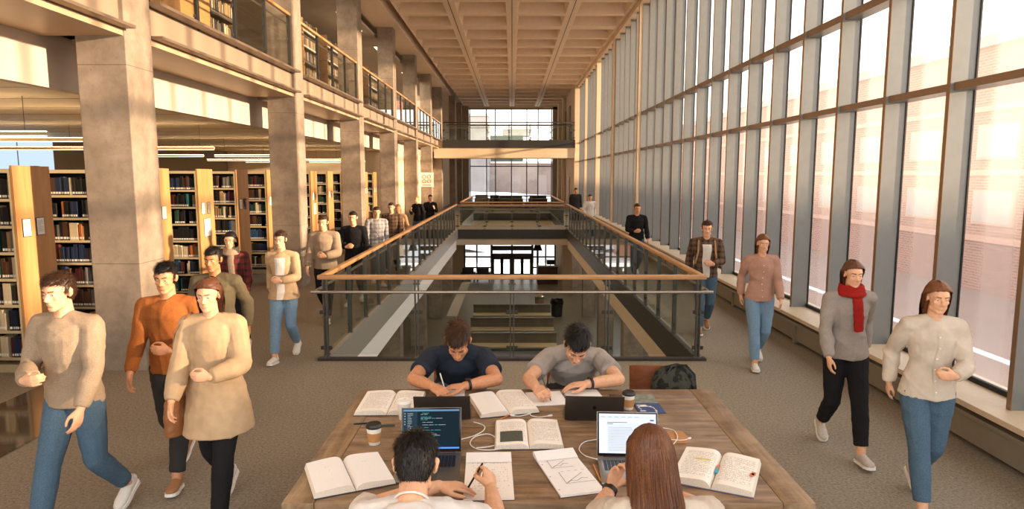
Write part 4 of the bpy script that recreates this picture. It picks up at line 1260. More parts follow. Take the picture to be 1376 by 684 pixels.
    # neckline
    if S.get('collar', True):
        dirn = (hc - nk).normalized(); c0 = nk + dirn * .008 * s
        a = dirn.orthogonal().normalized(); b_ = dirn.cross(a); r_ = .060 * s * k_ + g * .3
        cl = MB(); fwd = V(J['head'].to_3x3() @ V(0, -1, 0))
        cl.tube([c0 + (a * math.cos(t) + b_ * math.sin(t)) * r_ - V(0, 0, .012) * max(0, (a * math.cos(t) + b_ * math.sin(t)).dot(V(J.get('front', (0, -1, 0))))) * 2 for t in [2 * PI * i / 28 for i in range(29)]], .0045 * s + (.012 * s if S.get('hood') else 0), 8)
        cl.build('collar', M[S['topmat']], root, smooth=True)
    # what closes the front: an open jacket shows the layer beneath, a shirt has its button band
    if nm in ('jacket', 'shirt', 'blouse') and S['top'] != 'tee' and voxel < .0095:
        from mathutils.bvhtree import BVHTree
        bvh = BVHTree.FromPolygons([v.co.copy() for v in top.data.vertices], [tuple(p.vertices) for p in top.data.polygons])
        z1 = (nk.z - .075 * s); z0_ = (pts[1].z - (S['coat'] * s * .95 if S.get('coat') else .08 * s)); N = 26; fb = MB(); rows = []
        open_ = nm in ('jacket', 'coat')
        for i in range(N + 1):
            u = i / N; z = z1 + (z0_ - z1) * u; hw = (.052 * (1 - u) ** .6 + .018 + .02 * u * u if open_ else .013) * s
            row = []
            for f in (-1, -.5, 0, .5, 1):
                h = bvh.ray_cast(V(f * hw + .006 * math.sin(u * 9), -1, z), V(0, 1, 0))
                if h[0] is None: row = None; break
                row.append(h[0] - V(0, .0035, 0))
            if row: rows.append(row)
        # skip rows that land on a forearm crossing the front
        ys_ = [r_[2].y for r_ in rows]
        for a_, b_2 in zip(rows[:-1], rows[1:]):
            if max(abs(a_[k].y - b_2[k].y) for k in range(5)) > .03: continue
            for k in range(4): fb.quad([a_[k], b_2[k], b_2[k + 1], a_[k + 1]])
        if fb.f: fb.build('undershirt' if open_ else 'button_band', M[S.get('inner', 'white_cloth') if open_ else S['topmat']], top, smooth=True)
        if not open_:
            bt = MB()
            for r_ in rows[2::4]: bt.ball(tuple(r_[2] - V(0, .002, 0)), (.006, .003, .006), 8)
            if bt.f: bt.build('buttons', M['paper'], top, smooth=True)
    # scarf
    if S.get('scarf'):
        mb = MB(); d0 = (hc - nk).normalized()
        for k in range(3):
            r_ = (.082 + .008 * k) * s; a = d0.orthogonal().normalized(); b_ = d0.cross(a); c0 = nk + d0 * (.05 - .028 * k) * s + V(0, -.012 * k, 0)
            mb.tube([c0 + (a * math.cos(t) + b_ * math.sin(t)) * r_ for t in [2 * PI * i / 22 for i in range(23)]], .022 * s, 8)
        f0 = nk + V(.02, -.10, -.03) * s
        ell(mb, [f0, f0 + V(.0, -.03, -.08) * s, f0 + V(.01, -.035, -.2) * s, f0 + V(.015, -.03, -.3) * s], V(1, 0, 0), [.04 * s, .045 * s, .045 * s, .04 * s], [.02 * s] * 4)
        remesh(mb, vx, 'scarf', M[S['scarf']], root, smooth=2, wrinkle=.004, wfreq=25)
    # ---- hair
    make_hair(root, H, S, s, voxel)
    return root

def ribbons(paths, w, name, mat, parent, taper_=True):
    mb = MB()
    for pts, nrm in paths:
        n = len(pts); b = len(mb.v)
        for i, p in enumerate(pts):
            t = (pts[min(i + 1, n - 1)] - pts[max(i - 1, 0)])
            sd = t.cross(nrm[i] if isinstance(nrm, list) else nrm)
            if sd.length < 1e-6: sd = t.orthogonal()
            sd.normalize()
            ww = w * (1 - .75 * (i / (n - 1)) ** 2 if taper_ else 1)
            mb.v.append(tuple(p - sd * ww)); mb.v.append(tuple(p + sd * ww))
        for i in range(n - 1):
            a = b + 2 * i; mb.f.append((a, a + 1, a + 3, a + 2)); mb.m.append(0); mb.uv.append([(0, 0)] * 4)
    return mb.build(name, mat, parent, smooth=True)

def make_hair(root, H, S, s, voxel):
    kind = S.get('hair', 'short'); mat = M[S['hairmat']]
    rg = random.Random(S.get('seed', 1) * 13 + 1)
    def b(mb, c, r): mb.ball((0, 0, 0), (1, 1, 1), 18, M=H @ Matrix.Translation(c) @ Matrix.Diagonal((r[0], r[1], r[2], 1)))
    mb = MB()
    b(mb, (0, .026, .050), (.080, .096, .080)); b(mb, (0, .044, .010), (.076, .070, .078)); b(mb, (0, .050, -.025), (.062, .052, .050))
    if kind == 'short':
        b(mb, (0, -.010, .078), (.062, .076, .050)); b(mb, (.012, -.045, .088), (.050, .040, .028))
        for q in (-1, 1): b(mb, (q * .066, .004, .02), (.014, .026, .030))
    if kind == 'long':
        b(mb, (0, -.004, .070), (.070, .076, .056))
        L = S.get('hlen', .30); N = 8
        down = V(S.get('hdown', (0, 0, -1))); push = V(S.get('hpush', (0, .03, 0)))
        for q in (-1, 0, 1):
            p0 = H @ V(q * .055, .045 if q else .075, .02)
            pp = [p0]
            for i in range(1, N):
                u = i / (N - 1); pp.append(p0 + down * L * s * u + push * min(1, u * 2.2) ** 1.3)
            ell(mb, pp, H.to_3x3() @ V(1, 0, 0), [(.030 if q else .05) * s * (1 - .35 * (i / (N - 1)) ** 2) + .004 for i in range(N)], [.028 * s * (1 - .5 * i / (N - 1)) + .003 for i in range(N)], 12)
    if kind == 'bun': b(mb, (0, .10, .075), (.038, .036, .036))
    hair = remesh(mb, min(voxel * 1.2, .01), 'hair', mat, root, smooth=2, wrinkle=.0022 * s, wfreq=60, seed=S.get('seed', 1))
    ns = S.get('strands', 0)
    if not ns: return
    me = hair.data; vs = me.vertices
    Hi = H.inverted(); paths = []
    R3 = H.to_3x3().normalized()
    if kind == 'short':
        idx = [rg.randrange(len(vs)) for _ in range(ns)]
        for i in idx:
            p = vs[i].co.copy(); n_ = vs[i].normal.copy(); lp = Hi @ p
            if lp.z < -.055: continue
            # combed away from a whorl at the crown
            wv = V(.012, .06, .13); d = V(lp.x, lp.y, lp.z) - wv
            fl = R3 @ V(d.x * 1.0 + d.y * .25, d.y - d.x * .25, d.z * .8)
            fl = fl - n_ * fl.dot(n_); fl = fl.normalized() if fl.length > 1e-5 else n_.orthogonal()
            fl = (fl + V(rg.gauss(0, .2), rg.gauss(0, .2), rg.gauss(0, .2))).normalized()
            L = (S.get('slen', .022) + rg.random() * .014) * s * (1.25 if lp.z > .07 else .6)
            q0 = p - n_ * .001; q1 = p + fl * L * .5 + n_ * L * S.get('puff', .13); q2 = p + fl * L + n_ * L * S.get('puff', .13) * .8
            paths.append(([q0, q1, q2], n_))
        ribbons(paths, .0010 * s * 1.3, 'hair_strands', mat, hair)
    else:
        down = V(S.get('hdown', (0, 0, -1))).normalized(); push = V(S.get('hpush', (0, .03, 0))); L = S.get('hlen', .30) * s
        mats = [mat] + ([M[S['hairmat_sunlit']]] if S.get('hairmat_sunlit') else [])
        lots = [[], []]
        for k in range(ns):
            # start on the parting, run over the skull, then hang
            t = rg.random(); sgn = rg.choice((-1, 1)); layer = 1.06 + rg.random() * .09
            py_ = -.07 + .125 * t; pz = math.sqrt(max(.02, 1 - (py_ - .012) ** 2 / .093 ** 2)) * .084 + .035
            fan = -.12 + 1.14 * t ** .9 + rg.gauss(0, .05)
            pts = []
            az0 = fan * PI * .5
            C = V(0, .012, .035)
            dirl = V(sgn * math.cos(az0), math.sin(az0), 0)
            for i in range(6):
                a = i / 5 * PI * .5
                top_ = V(sgn * .003, py_, pz)
                q = V(dirl.x * .082 * math.sin(a), py_ * math.cos(a) + (.015 + dirl.y * .09) * math.sin(a), .035 + (pz - .035) * math.cos(a))
                q = C + (q - C) * layer
                pts.append(H @ q)
            L2 = L * rg.uniform(.72, 1.08); M_ = 9; ph = rg.uniform(0, 6); amp = rg.uniform(.002, .007) * s
            ctr = H @ V(0, .06, 0)
            last = pts[-1]
            for i in range(1, M_ + 1):
                u = i / M_
                q = last + down * L2 * u + push * min(1, u * 2.2) ** 1.3
                pull = (ctr + down * L2 * u + push * min(1, u * 2.2) ** 1.3 - q); pull.z = 0
                q = q + pull * (S.get('flare', .18) * u * u) + V(math.sin(ph + u * 7), math.cos(ph * 1.3 + u * 6), 0) * amp
                pts.append(q)
            outv = [(p - (H @ V(0, .01, .03 if j < 5 else (Hi @ p).z))).normalized() for j, p in enumerate(pts)]
            lots[1 if (len(mats) > 1 and rg.random() < .32) else 0].append((pts, outv))
        for k, lo_ in enumerate(lots):
            if lo_: ribbons(lo_, .0019 * s, 'hair_strands', mats[min(k, len(mats) - 1)], hair)

def skin(name, c):
    t = NT(name); n = t.noise(t.coords(), 35, 4); col = t.ramp(n, [(.3, tuple(x * .9 for x in srgb(c))), (.7, tuple(min(1, x * 1.08) for x in srgb(c)))])
    b = t.bsdf(col, .48, 0, .35); b.inputs['Subsurface Weight'].default_value = .12; b.inputs['Subsurface Radius'].default_value = (.02, .008, .004); b.inputs['Subsurface Scale'].default_value = .5
    MAT[name] = t.m
def hairm(name, c, r=.5):
    t = NT(name); n = t.noise(t.coords((60, 60, 8)), 3, 3); c = srgb(c)
    col = t.ramp(n, [(.3, tuple(x * .7 for x in c)), (.7, tuple(min(1, x * 1.35) for x in c))])
    t.bsdf(col, r, 0, .35); MAT[name] = t.m
skin('skin_warm', '#c98e68'); skin('skin_light', '#dba783'); skin('skin_tan', '#b57a52')
hairm('hair_brown', '#3a2415'); hairm('hair_black', '#17120f'); hairm('hair_chestnut', '#5a3520'); hairm('hair_auburn', '#6e4222'); hairm('hair_blond', '#a67a47')
plain('eye_white', '#d9cfc4', .3)
plain('shoe_sole', '#e6e0d6', .7)
cloth('navy_tee', '#2b323e'); cloth('grey_tee', '#a49b92', scale=500); cloth('white_tee', '#d8d0c8'); cloth('cream_top', '#c9bba9')
cloth('denim', '#3f5566', '#566d80'); cloth('light_denim', '#62809a', '#86a0b4'); cloth('black_cloth', '#1c1b1c'); cloth('charcoal', '#343230')
cloth('cream_coat', '#b89b78', scale=350); cloth('beige_knit', '#a8947c', '#8f7b65'); cloth('plaid_brown', '#6d5340', '#3a302a', stripes='plaid')
cloth('plaid_maroon', '#6b2a27', '#2c2322', stripes='plaid'); cloth('grey_plaid', '#a8a5a2', '#7b7a7c', stripes='plaid'); cloth('orange_knit', '#a8652f', '#8a4f28')
cloth('olive', '#5f5540'); cloth('pink_top', '#b38a76'); cloth('red_scarf', '#a8241c', '#7c1813'); cloth('grey_sweater', '#a1968c', '#8a8078'); cloth('tan_jacket', '#b08a66')
cloth('striped_black', '#201f20', '#8d7b6a', stripes=0); cloth('white_cloth', '#dcd4ca'); cloth('backpack_fabric', '#3f4038', '#24241f', stripes='camo')
plain('shoe_white', '#ddd6cb', .7); plain('shoe_tan', '#a07048', .7); plain('shoe_black', '#1d1b1a', .5); plain('shoe_grey', '#b9ada0', .8)
plain('leather', '#8c5a33', .5, var=.1, vs=30)

def Hm(c, nod=0, yaw=0, tilt=0):
    return Matrix.Translation(c) @ Euler((0, 0, yaw)).to_matrix().to_4x4() @ Euler((nod, 0, 0)).to_matrix().to_4x4() @ Euler((0, tilt, 0)).to_matrix().to_4x4()

def seated(name, S, label, head, nod, yaw, neck, shr, shl, elr, ell_, wrr, wrl, handr, handl, pelvis, face, bow=(0, 0, 0), tilt=0, **kw):
    """face = -1 looks towards -y, +1 towards +y"""
    s = S['s']; J = dict(head=Hm(head, nod, yaw, tilt), neck=neck, shr=shr, shl=shl, elr=elr, ell=ell_, wrr=wrr, wrl=wrl, handr=handr, handl=handl, pelvis=pelvis, bow=bow, front=(0, face, 0))
    px, py_, pz = pelvis
    rs = 1 if face > 0 else -1      # side of the right leg
    for q, sg in (('r', rs), ('l', -rs)):
        hp = V(px + sg * .09 * s, py_, pz); kn = V(px + sg * .11 * s, py_ + face * .42 * s, .50); an = V(px + sg * .12 * s, py_ + face * .36 * s, .085 * s)
        J['hip' + q] = hp; J['kn' + q] = kn; J['an' + q] = an; J['foot' + q] = (sg * .1, face, 0)
    J.update(kw)
    return make_person(name, J, S, label, 'person', None, S.get('vox', .0045)), J

def watch(parent, a, b, t, r, dark=True, up=(0, 0, 1), name='wristwatch', face=True):
    a, b = V(a), V(b); c = a.lerp(b, t); d = (b - a).normalized(); u = V(up); u = (u - d * u.dot(d)).normalized(); v = d.cross(u)
    mb = MB(); n = 24
    for ww, rr in ((-.010, r), (.010, r)): pass
    ring = []
    for w_, rr in ((-.011, r), (-.011, r + .004), (.011, r + .004), (.011, r)):
        ring.append([c + d * w_ + (u * math.cos(2 * PI * k / n) + v * math.sin(2 * PI * k / n)) * rr for k in range(n)])
    vs = [tuple(p) for rg_ in ring for p in rg_]; fs = []
    for i in range(4):
        for k in range(n): fs.append((i * n + k, i * n + (k + 1) % n, ((i + 1) % 4) * n + (k + 1) % n, ((i + 1) % 4) * n + k))
    mb.mesh(vs, fs); o = mb.build(name, M['black'], parent, smooth=True)
    if face:
        m3 = Matrix((d, v, u)).transposed().to_4x4(); Mx = Matrix.Translation(c + u * (r + .002)) @ m3
        mb = MB(); mb.lathe([(.021, 0), (.023, .002), (.023, .008), (.020, .010)], n=20, M=Mx); mb.build('watch_case', M['dark_steel'], o, smooth=True)
        mb = MB(); mb.lathe([(.019, .0102), (.0005, .0104)], n=20, M=Mx, cap=False); mb.build('dial', M['black_gloss'], o)
    return o
def pen(name, tip, tail, r, mat, label, tipmat='dark_steel', cat='pen', mid=None):
    tip, tail = V(tip), V(tail); root = empty(name, tuple(tip)); tag(root, label, cat); d = tail - tip
    mb = MB(); mb.tube([d * .06, d * .1, d * .9, d], [r * .75, r, r, r * .85], 10); mb.build('barrel', M[mat], root, smooth=True)
    mb = MB(); mb.tube([d * 0, d * .06], [r * .15, r * .75], 10); mb.build('tip', M[tipmat], root, smooth=True)
    return root

S1 = dict(s=1.25, skin='skin_warm', hairmat='hair_brown', hair='short', strands=3800, slen=.026, top='tee', topmat='navy_tee', legs='denim', shoe='shoe_white', seed=3, eyes=False, sleeve=.66, vox=.0048, tvx=.0075, top_grow=.013)
p1, J1 = seated('person', S1, 'seated young man in a navy t-shirt writing, head bent over his paper', (-.44, 5.33, 1.10), R(42), 0, (-.46, 5.55, .985),
    (-.675, 5.54, .925), (-.245, 5.54, .925), (-.79, 5.20, .826), (-.12, 5.19, .828), (-.615, 4.99, .838), (-.365, 5.03, .826),
    ((.55, -.62, -.06), (.3, .1, -1), (.5, .8, .2), (.95, 1.05, 1.1, 1.1)), ((-1, -.12, -.05), (0, 0, -1), (.1, -1, 0), (.25, .28, .3, .32)), (-.46, 5.76, .56), -1, (0, .03, .0), thumbr=.9, spreadl=1.0, thumbl=.25)
watch(p1, J1['ell'], J1['wrl'], .90, .040)
S2 = dict(s=1.25, skin='skin_light', hairmat='hair_black', hair='short', strands=3800, slen=.026, top='tee', topmat='grey_tee', legs='charcoal', shoe='shoe_white', seed=8, eyes=False, sleeve=.66, vox=.0048, tvx=.0075, top_grow=.013)
p2, J2 = seated('person', S2, 'seated young man in a heather grey t-shirt writing in a wide notebook', (.53, 5.32, 1.07), R(42), R(-4), (.53, 5.55, .975),
    (.315, 5.54, .915), (.745, 5.54, .905), (.13, 5.20, .826), (.85, 5.18, .83), (.185, 4.93, .845), (.585, 5.06, .832),
    ((.30, -.85, -.06), (.5, .1, -1), (.8, .4, .2), (.95, 1.05, 1.1, 1.1)), ((-1, -.10, -.05), (0, 0, -1), (.1, -1, 0), (.22, .25, .28, .3)), (.53, 5.76, .55), -1, (0, .03, .0), tilt=R(6), thumbr=.9, spreadl=1.05, thumbl=.2)
watch(p2, J2['ell'], J2['wrl'], .90, .040)
mb = MB(); 
S3 = dict(s=1.2, skin='skin_light', hairmat='hair_black', hair='short', strands=5200, slen=.022, top='tee', topmat='white_tee', legs='denim', shoe='shoe_white', seed=12, sleeve=.6, vox=.0048, tvx=.0075, top_grow=.013)
p3, J3 = seated('person', S3, 'black-haired man in a white t-shirt seen from behind, writing on a pad', (-.44, 2.93, 1.13), R(28), PI, (-.44, 2.78, 1.02),
    (-.245, 2.78, .955), (-.635, 2.78, .955), (-.07, 2.98, .815), (-.72, 3.12, .82), (-.11, 3.285, .845), (-.385, 3.345, .828),
    ((-.10, .85, .38), (-.6, -.1, -.7), (-.9, .2, .4), (1.0, 1.1, 1.15, 1.15)), ((.95, .18, -.08), (0, 0, -1), (.1, -1, 0), (.20, .22, .26, .3)), (-.44, 2.50, .56), 1, (0, -.03, .0), thumbr=.9, spreadl=1.2, thumbl=.0)
S4 = dict(s=1.2, fem=True, skin='skin_light', hairmat='hair_chestnut', hairmat_sunlit='hair_auburn', hair='long', hlen=.46, hpush=(0, -.17, 0), flare=-.35, strands=5200, top='tee', topmat='cream_top', legs='denim', shoe='shoe_white', seed=17, sleeve=.75, vox=.0055, tvx=.008, top_grow=.013)  # auburn strands put the sun's highlights into the hair colour
p4, J4 = seated('person', S4, 'woman with long chestnut hair and a cream top, seen from behind', (.63, 2.93, 1.17), R(20), PI, (.63, 2.78, 1.02),
    (.79, 2.78, .965), (.47, 2.78, .965), (.98, 3.05, .82), (.40, 3.08, .79), (.80, 3.30, .82), (.50, 3.22, .88),
    ((-.6, .8, 0), (0, 0, -1), (-1, 0, 0), (.4, .4, .45, .5)), ((.35, .1, .95), (.4, -.8, 0), (.6, .3, 0), (.6, .7, .8, .9)), (.63, 2.50, .56), 1, (0, -.03, .0))
watch(p4, J4['ell'], J4['wrl'], .93, .034, face=False, name='wristband')

# ---------------------------------------------------------------- walkers
def walker(S, label, x, y, h=1.72, face=0.0, stride=.30, lead='l', nod=.1, yaw=0, armr=None, arml=None, name='person', vox=.007, sway=0, lean=.03):
    s = h / 1.75; S = dict(S); S['s'] = s; S.setdefault('puff', .3); S['strands'] = int(S.get('strands', 0) * 1.6); J = {}
    J['pelvis'] = (0, 0, .945 * s); J['neck'] = (0, -lean * s, 1.475 * s); J['bow'] = (0, -.01, 0); J['front'] = (0, -1, 0)
    J['head'] = Hm((0, -(.035 + lean) * s, 1.635 * s), nod, yaw)
    sw = (.165 if S.get('fem') else .185) * s
    J['shr'] = (-sw, -lean * s + .01, 1.415 * s); J['shl'] = (sw, -lean * s + .01, 1.415 * s)
    for q, sg in (('r', -1), ('l', 1)):
        f = 1 if q == lead else -1
        if stride < .05: an0 = (sg * .10 * s, f * .03, .085 * s)
        elif f > 0: an0 = (sg * .075 * s, -stride * s, .085 * s)
        else: an0 = (sg * .065 * s, stride * 1.12 * s, .17 * s)
        hp = V(sg * .088 * s, 0, .905 * s)
        kn, an = ik(hp, an0, .43 * s, .425 * s, (sg * .05, -1, .1))
        J['hip' + q] = hp; J['kn' + q] = kn; J['an' + q] = an
        J['foot' + q] = (sg * .08, -1, .12 if (f > 0 and stride > .05) else (-.55 if stride > .05 else 0))
        arm = armr if q == 'r' else arml
        sh = V(J['sh' + q])
        if arm == 'carry':      # forearm across the waist, holding something to the body
            w0 = sh + V(-sg * .10, -.27, -.30) * s; hint = (sg * .6, .5, -.6); hd = (-sg * .9, -.25, .1); hn = (0, 1, 0); hl = (0, 0, 1); cu = (.7, .7, .75, .8)
        elif arm == 'phone':
            w0 = sh + V(-sg * .10, -.30, -.16) * s; hint = (sg * .4, .2, -1); hd = (-sg * .3, -.4, .8); hn = (-sg * .5, .8, 0); hl = (0, -.3, .9); cu = (.7, .75, .8, .85)
        elif arm == 'pocket':
            w0 = sh + V(sg * .03, -.03, -.50) * s; hint = (sg * .5, 1, 0); hd = (-sg * .25, -.3, -.8); hn = (-sg, 0, 0); hl = (0, -1, 0); cu = (.4, .4, .45, .5)
        else:
            fw = -f * .8 * (stride / .3)
            w0 = sh + V(sg * .055, -fw * .24 - .02, -.52 + abs(fw) * .045) * s; hint = (sg * .25, 1, -.1); hd = (0, -fw * .35 - .1, -1); hn = (-sg, 0, 0); hl = (0, -1, 0); cu = (.35, .4, .45, .5)
        el, w = ik(sh, w0, .285 * s, .255 * s, hint)
        J['el' + q] = el; J['wr' + q] = w; J['hand' + q] = (hd, hn, hl, cu)
    r = make_person(name, J, S, label, 'person', None, vox, (x, y, 0), face)
    return r, J, s
def bag_on(root, J, s, mat='leather', side=-1, low=.92, w=.30, h=.24, strap='leather', name='shoulder_bag', label='bag'):
    pass
def loc_thing(root_of, name, label, cat):
    o = empty(name, root_of.location, root_of.rotation_euler[2]); tag(o, label, cat); return o
def tote(person, s, side, mat, label, low=.95, name='shoulder_bag', w=.34, h=.30, cat='bag', fw=-.02, out=.27):
    o = loc_thing(person, name, label, cat)
    x = side * out * s; mb = MB()
    ell(mb, [(x, fw, (low - h) * s), (x, fw, (low - h * .6) * s), (x, fw, (low - h * .2) * s), (x, fw, low * s)], (0, 1, 0), [w * .46, w * .5, w * .48, w * .42], [.07, .075, .055, .02], 16)
    remesh(mb, .009, 'body', M[mat], o, smooth=3, wrinkle=.004, wfreq=16)
    sh = V(side * .14 * s, -.03 * s, 1.50 * s)
    mb = MB()
    for d in (-.1, .1): mb.tube([(x, fw + d, low * s - .02), (x * .93, fw + d * .8, (low + .2) * s), (side * .235 * s, -.03 + d * .5, 1.38 * s), tuple(sh + V(0, d * .25, .0))], .009, 6)
    mb.build('strap', M[mat], o, smooth=True)
    return o
def backpack(person, s, mat, label, strapmat=None):
    o = loc_thing(person, 'backpack', label, 'backpack')
    mb = MB(); ell(mb, [(0, .20 * s, .98 * s), (0, .215 * s, 1.1 * s), (0, .21 * s, 1.3 * s), (0, .18 * s, 1.44 * s)], (1, 0, 0), [.13, .155, .15, .10], [.07, .095, .085, .05], 18)
    remesh(mb, .009, 'body', M[mat], o, smooth=3, wrinkle=.003, wfreq=14)
    for sg in (-1, 1):
        mb = MB(); mb.tube([(sg * .11, .15 * s, 1.42 * s), (sg * .115, .03, 1.505 * s), (sg * .12, -.10 * s, 1.44 * s), (sg * .13, -.155 * s, 1.28 * s), (sg * .16, -.09 * s, 1.10 * s), (sg * .14, .13 * s, 1.02 * s)], .014, 8)
        mb.build('strap', M[mat], o, smooth=True)
    return o
W = {}
# bookshelf side, nearest first
W['a'] = walker(dict(skin='skin_light', hairmat='hair_brown', hair='short', strands=1500, top='long', topmat='beige_knit', topname='sweater', legs='denim', shoe='shoe_white', seed=21, top_grow=.020, leg_grow=.014),
    'walking man in a beige sweater in the front of the crowd, beside the stone inlay', -2.98, 4.42, 1.80, R(-8), .30, 'r', armr='carry')
W['b'] = walker(dict(skin='skin_warm', hairmat='hair_black', hair='short', strands=1500, top='long', topmat='orange_knit', topname='sweater', legs='charcoal', shoe='shoe_tan', seed=22, top_grow=.017),
    'walking man in an orange sweater, shoulder to shoulder with the beige sweater', -2.72, 5.25, 1.76, R(6), .28, 'l', arml='carry')
W['c'] = walker(dict(fem=True, skin='skin_light', hairmat='hair_chestnut', hair='long', hlen=.2, strands=700, top='long', topmat='cream_coat', topname='coat', coat=.30, legs='black_cloth', shoe='shoe_white', seed=23, inner='beige_knit', top_grow=.028),
    'walking woman in a loose cream coat and black trousers, closest to the table', -2.10, 4.62, 1.74, R(4), .30, 'l', armr=None, arml='carry')
tote(W['c'][0], W['c'][2], -1, 'leather', 'brown leather shoulder bag carried by the woman in the cream coat')
W['d'] = walker(dict(skin='skin_tan', hairmat='hair_black', hair='short', strands=900, top='long', topmat='olive', topname='jacket', legs='charcoal', shoe='shoe_black', seed=24, inner='charcoal', top_grow=.020),
    'man in an olive jacket walking behind the cream-coated woman', -2.92, 6.55, 1.74, R(0), .26, 'l')
W['e'] = walker(dict(fem=True, skin='skin_light', hairmat='hair_black', hair='long', hlen=.16, strands=500, top='long', topmat='plaid_maroon', topname='shirt', legs='black_cloth', shoe='shoe_white', seed=25, top_grow=.015, scarf='beige_knit'),
    'woman in a maroon plaid shirt with a pale scarf and black trousers, walking', -3.72, 8.85, 1.70, R(5), .24, 'r', armr='carry')
W['f'] = walker(dict(fem=True, skin='skin_light', hairmat='hair_brown', hair='short', strands=500, top='long', topmat='cream_coat', topname='jacket', legs='light_denim', shoe='shoe_white', seed=26, inner='white_cloth', top_grow=.017, coat=.10),
    'person in a loose cream jacket, blue jeans and white shoes, walking by the plaid shirt', -3.02, 8.75, 1.72, R(0), .24, 'r', arml='carry')
W['g'] = walker(dict(skin='skin_light', hairmat='hair_brown', hair='short', strands=400, top='long', topmat='beige_knit', topname='sweater', legs='black_cloth', shoe='shoe_white', seed=27, top_grow=.028),
    'man in a pale beige sweater and black trousers walking along the balustrade', -3.12, 11.1, 1.78, R(0), .24, 'l', arml='carry')
W['h'] = walker(dict(skin='skin_light', hairmat='hair_black', hair='short', top='long', topmat='black_cloth', topname='sweater', legs='black_cloth', shoe='shoe_white', seed=28, top_grow=.015),
    'man in a black sweater walking beside the balustrade, behind the beige sweater', -2.98, 12.6, 1.76, R(0), .24, 'r', armr='carry', vox=.009)
W['i'] = walker(dict(skin='skin_light', hairmat='hair_brown', hair='short', top='long', topmat='grey_plaid', topname='shirt', legs='denim', shoe='shoe_white', seed=29, top_grow=.02),
    'person in a pale grey plaid shirt and jeans beyond the black sweater', -3.0, 14.8, 1.74, R(20), .24, 'l', vox=.009)
W['j'] = walker(dict(skin='skin_light', hairmat='hair_brown', hair='short', top='long', topmat='plaid_brown', topname='shirt', legs='charcoal', shoe='shoe_black', seed=30, top_grow=.02),
    'person in a dark brown shirt walking beside the one with fair hair', -2.98, 16.6, 1.76, R(0), .22, 'r', vox=.010)
W['k'] = walker(dict(fem=True, skin='skin_light', hairmat='hair_blond', hair='long', hlen=.16, top='long', topmat='tan_jacket', topname='jacket', legs='charcoal', shoe='shoe_white', seed=31, top_grow=.016),
    'fair-haired person in a tan jacket walking by the balustrade, far along', -2.98, 17.6, 1.68, R(0), .22, 'l', vox=.010)
W['l'] = walker(dict(fem=True, skin='skin_light', hairmat='hair_blond', hair='bun', top='long', topmat='black_cloth', topname='sweater', legs='denim', shoe='shoe_black', seed=32, top_grow=.02),
    'distant person in black top and jeans with hair tied up, standing', -3.22, 23.0, 1.72, R(-30), .02, 'l', armr='phone', vox=.011)
W['m'] = walker(dict(skin='skin_light', hairmat='hair_brown', hair='short', top='long', topmat='black_cloth', topname='sweater', legs='charcoal', shoe='shoe_black', seed=33, top_grow=.015),
    'distant person all in black standing beside the tied-up hair', -2.98, 24.4, 1.72, R(20), .02, 'l', arml='phone', vox=.011)
# window side, farthest first
W['n'] = walker(dict(skin='skin_tan', hairmat='hair_black', hair='short', top='long', topmat='charcoal', topname='jacket', legs='charcoal', shoe='shoe_black', seed=34, top_grow=.020),
    'distant man in a dark jacket standing at the footbridge corner', 2.92, 30.8, 1.84, R(0), .05, 'l', vox=.012)
W['o'] = walker(dict(skin='skin_light', hairmat='hair_brown', hair='short', top='long', topmat='white_cloth', topname='shirt', legs='denim', shoe='shoe_white', seed=35, top_grow=.02),
    'distant person in a pale shirt and jeans walking by the window wall', 2.95, 25.5, 1.70, R(10), .2, 'l', vox=.012)
W['p'] = walker(dict(skin='skin_warm', hairmat='hair_brown', hair='short', top='long', topmat='black_cloth', topname='sweater', legs='denim', shoe='shoe_white', seed=36, top_grow=.015),
    'man in a black top and jeans walking midway along the window-side balustrade', 2.98, 16.0, 1.76, R(0), .22, 'r', armr='carry', vox=.009)
W['q'] = walker(dict(skin='skin_light', hairmat='hair_brown', hair='short', strands=500, top='long', topmat='plaid_brown', topname='jacket', legs='denim', shoe='shoe_tan', seed=37, inner='white_cloth', top_grow=.020),
    'person in a brown plaid jacket, jeans and tan shoes past the balustrade corner', 3.0, 10.3, 1.74, R(-10), .20, 'r', arml='carry')
backpack(W['q'][0], W['q'][2], 'tan_jacket', 'tan backpack worn over the brown plaid jacket')
W['r'] = walker(dict(fem=True, skin='skin_light', hairmat='hair_auburn', hair='long', hlen=.18, strands=800, top='long', topmat='pink_top', topname='blouse', legs='light_denim', shoe='shoe_white', seed=38, top_grow=.017),
    'woman in a dusty pink blouse and light jeans walking by the sill', 3.17, 8.45, 1.70, R(-8), .24, 'r')
W['s'] = walker(dict(fem=True, skin='skin_light', hairmat='hair_chestnut', hair='long', hlen=.15, strands=1200, top='long', topmat='grey_sweater', topname='sweater', legs='black_cloth', shoe='shoe_grey', seed=39, top_grow=.017, scarf='red_scarf', hem=.16),
    'woman with a red scarf, grey sweater and black trousers walking', 2.92, 5.72, 1.72, R(-6), .28, 'l')
W['t'] = walker(dict(fem=True, skin='skin_light', hairmat='hair_auburn', hair='long', hlen=.30, hdown=(0, .12, -1), strands=1500, top='long', topmat='cream_top', topname='blouse', legs='denim', shoe='shoe_grey', seed=40, top_grow=.020, hem=.16),
    'long-haired woman in a cream blouse and jeans walking, cropped by the frame bottom', 3.02, 4.72, 1.70, R(-12), .28, 'r', arml='carry')
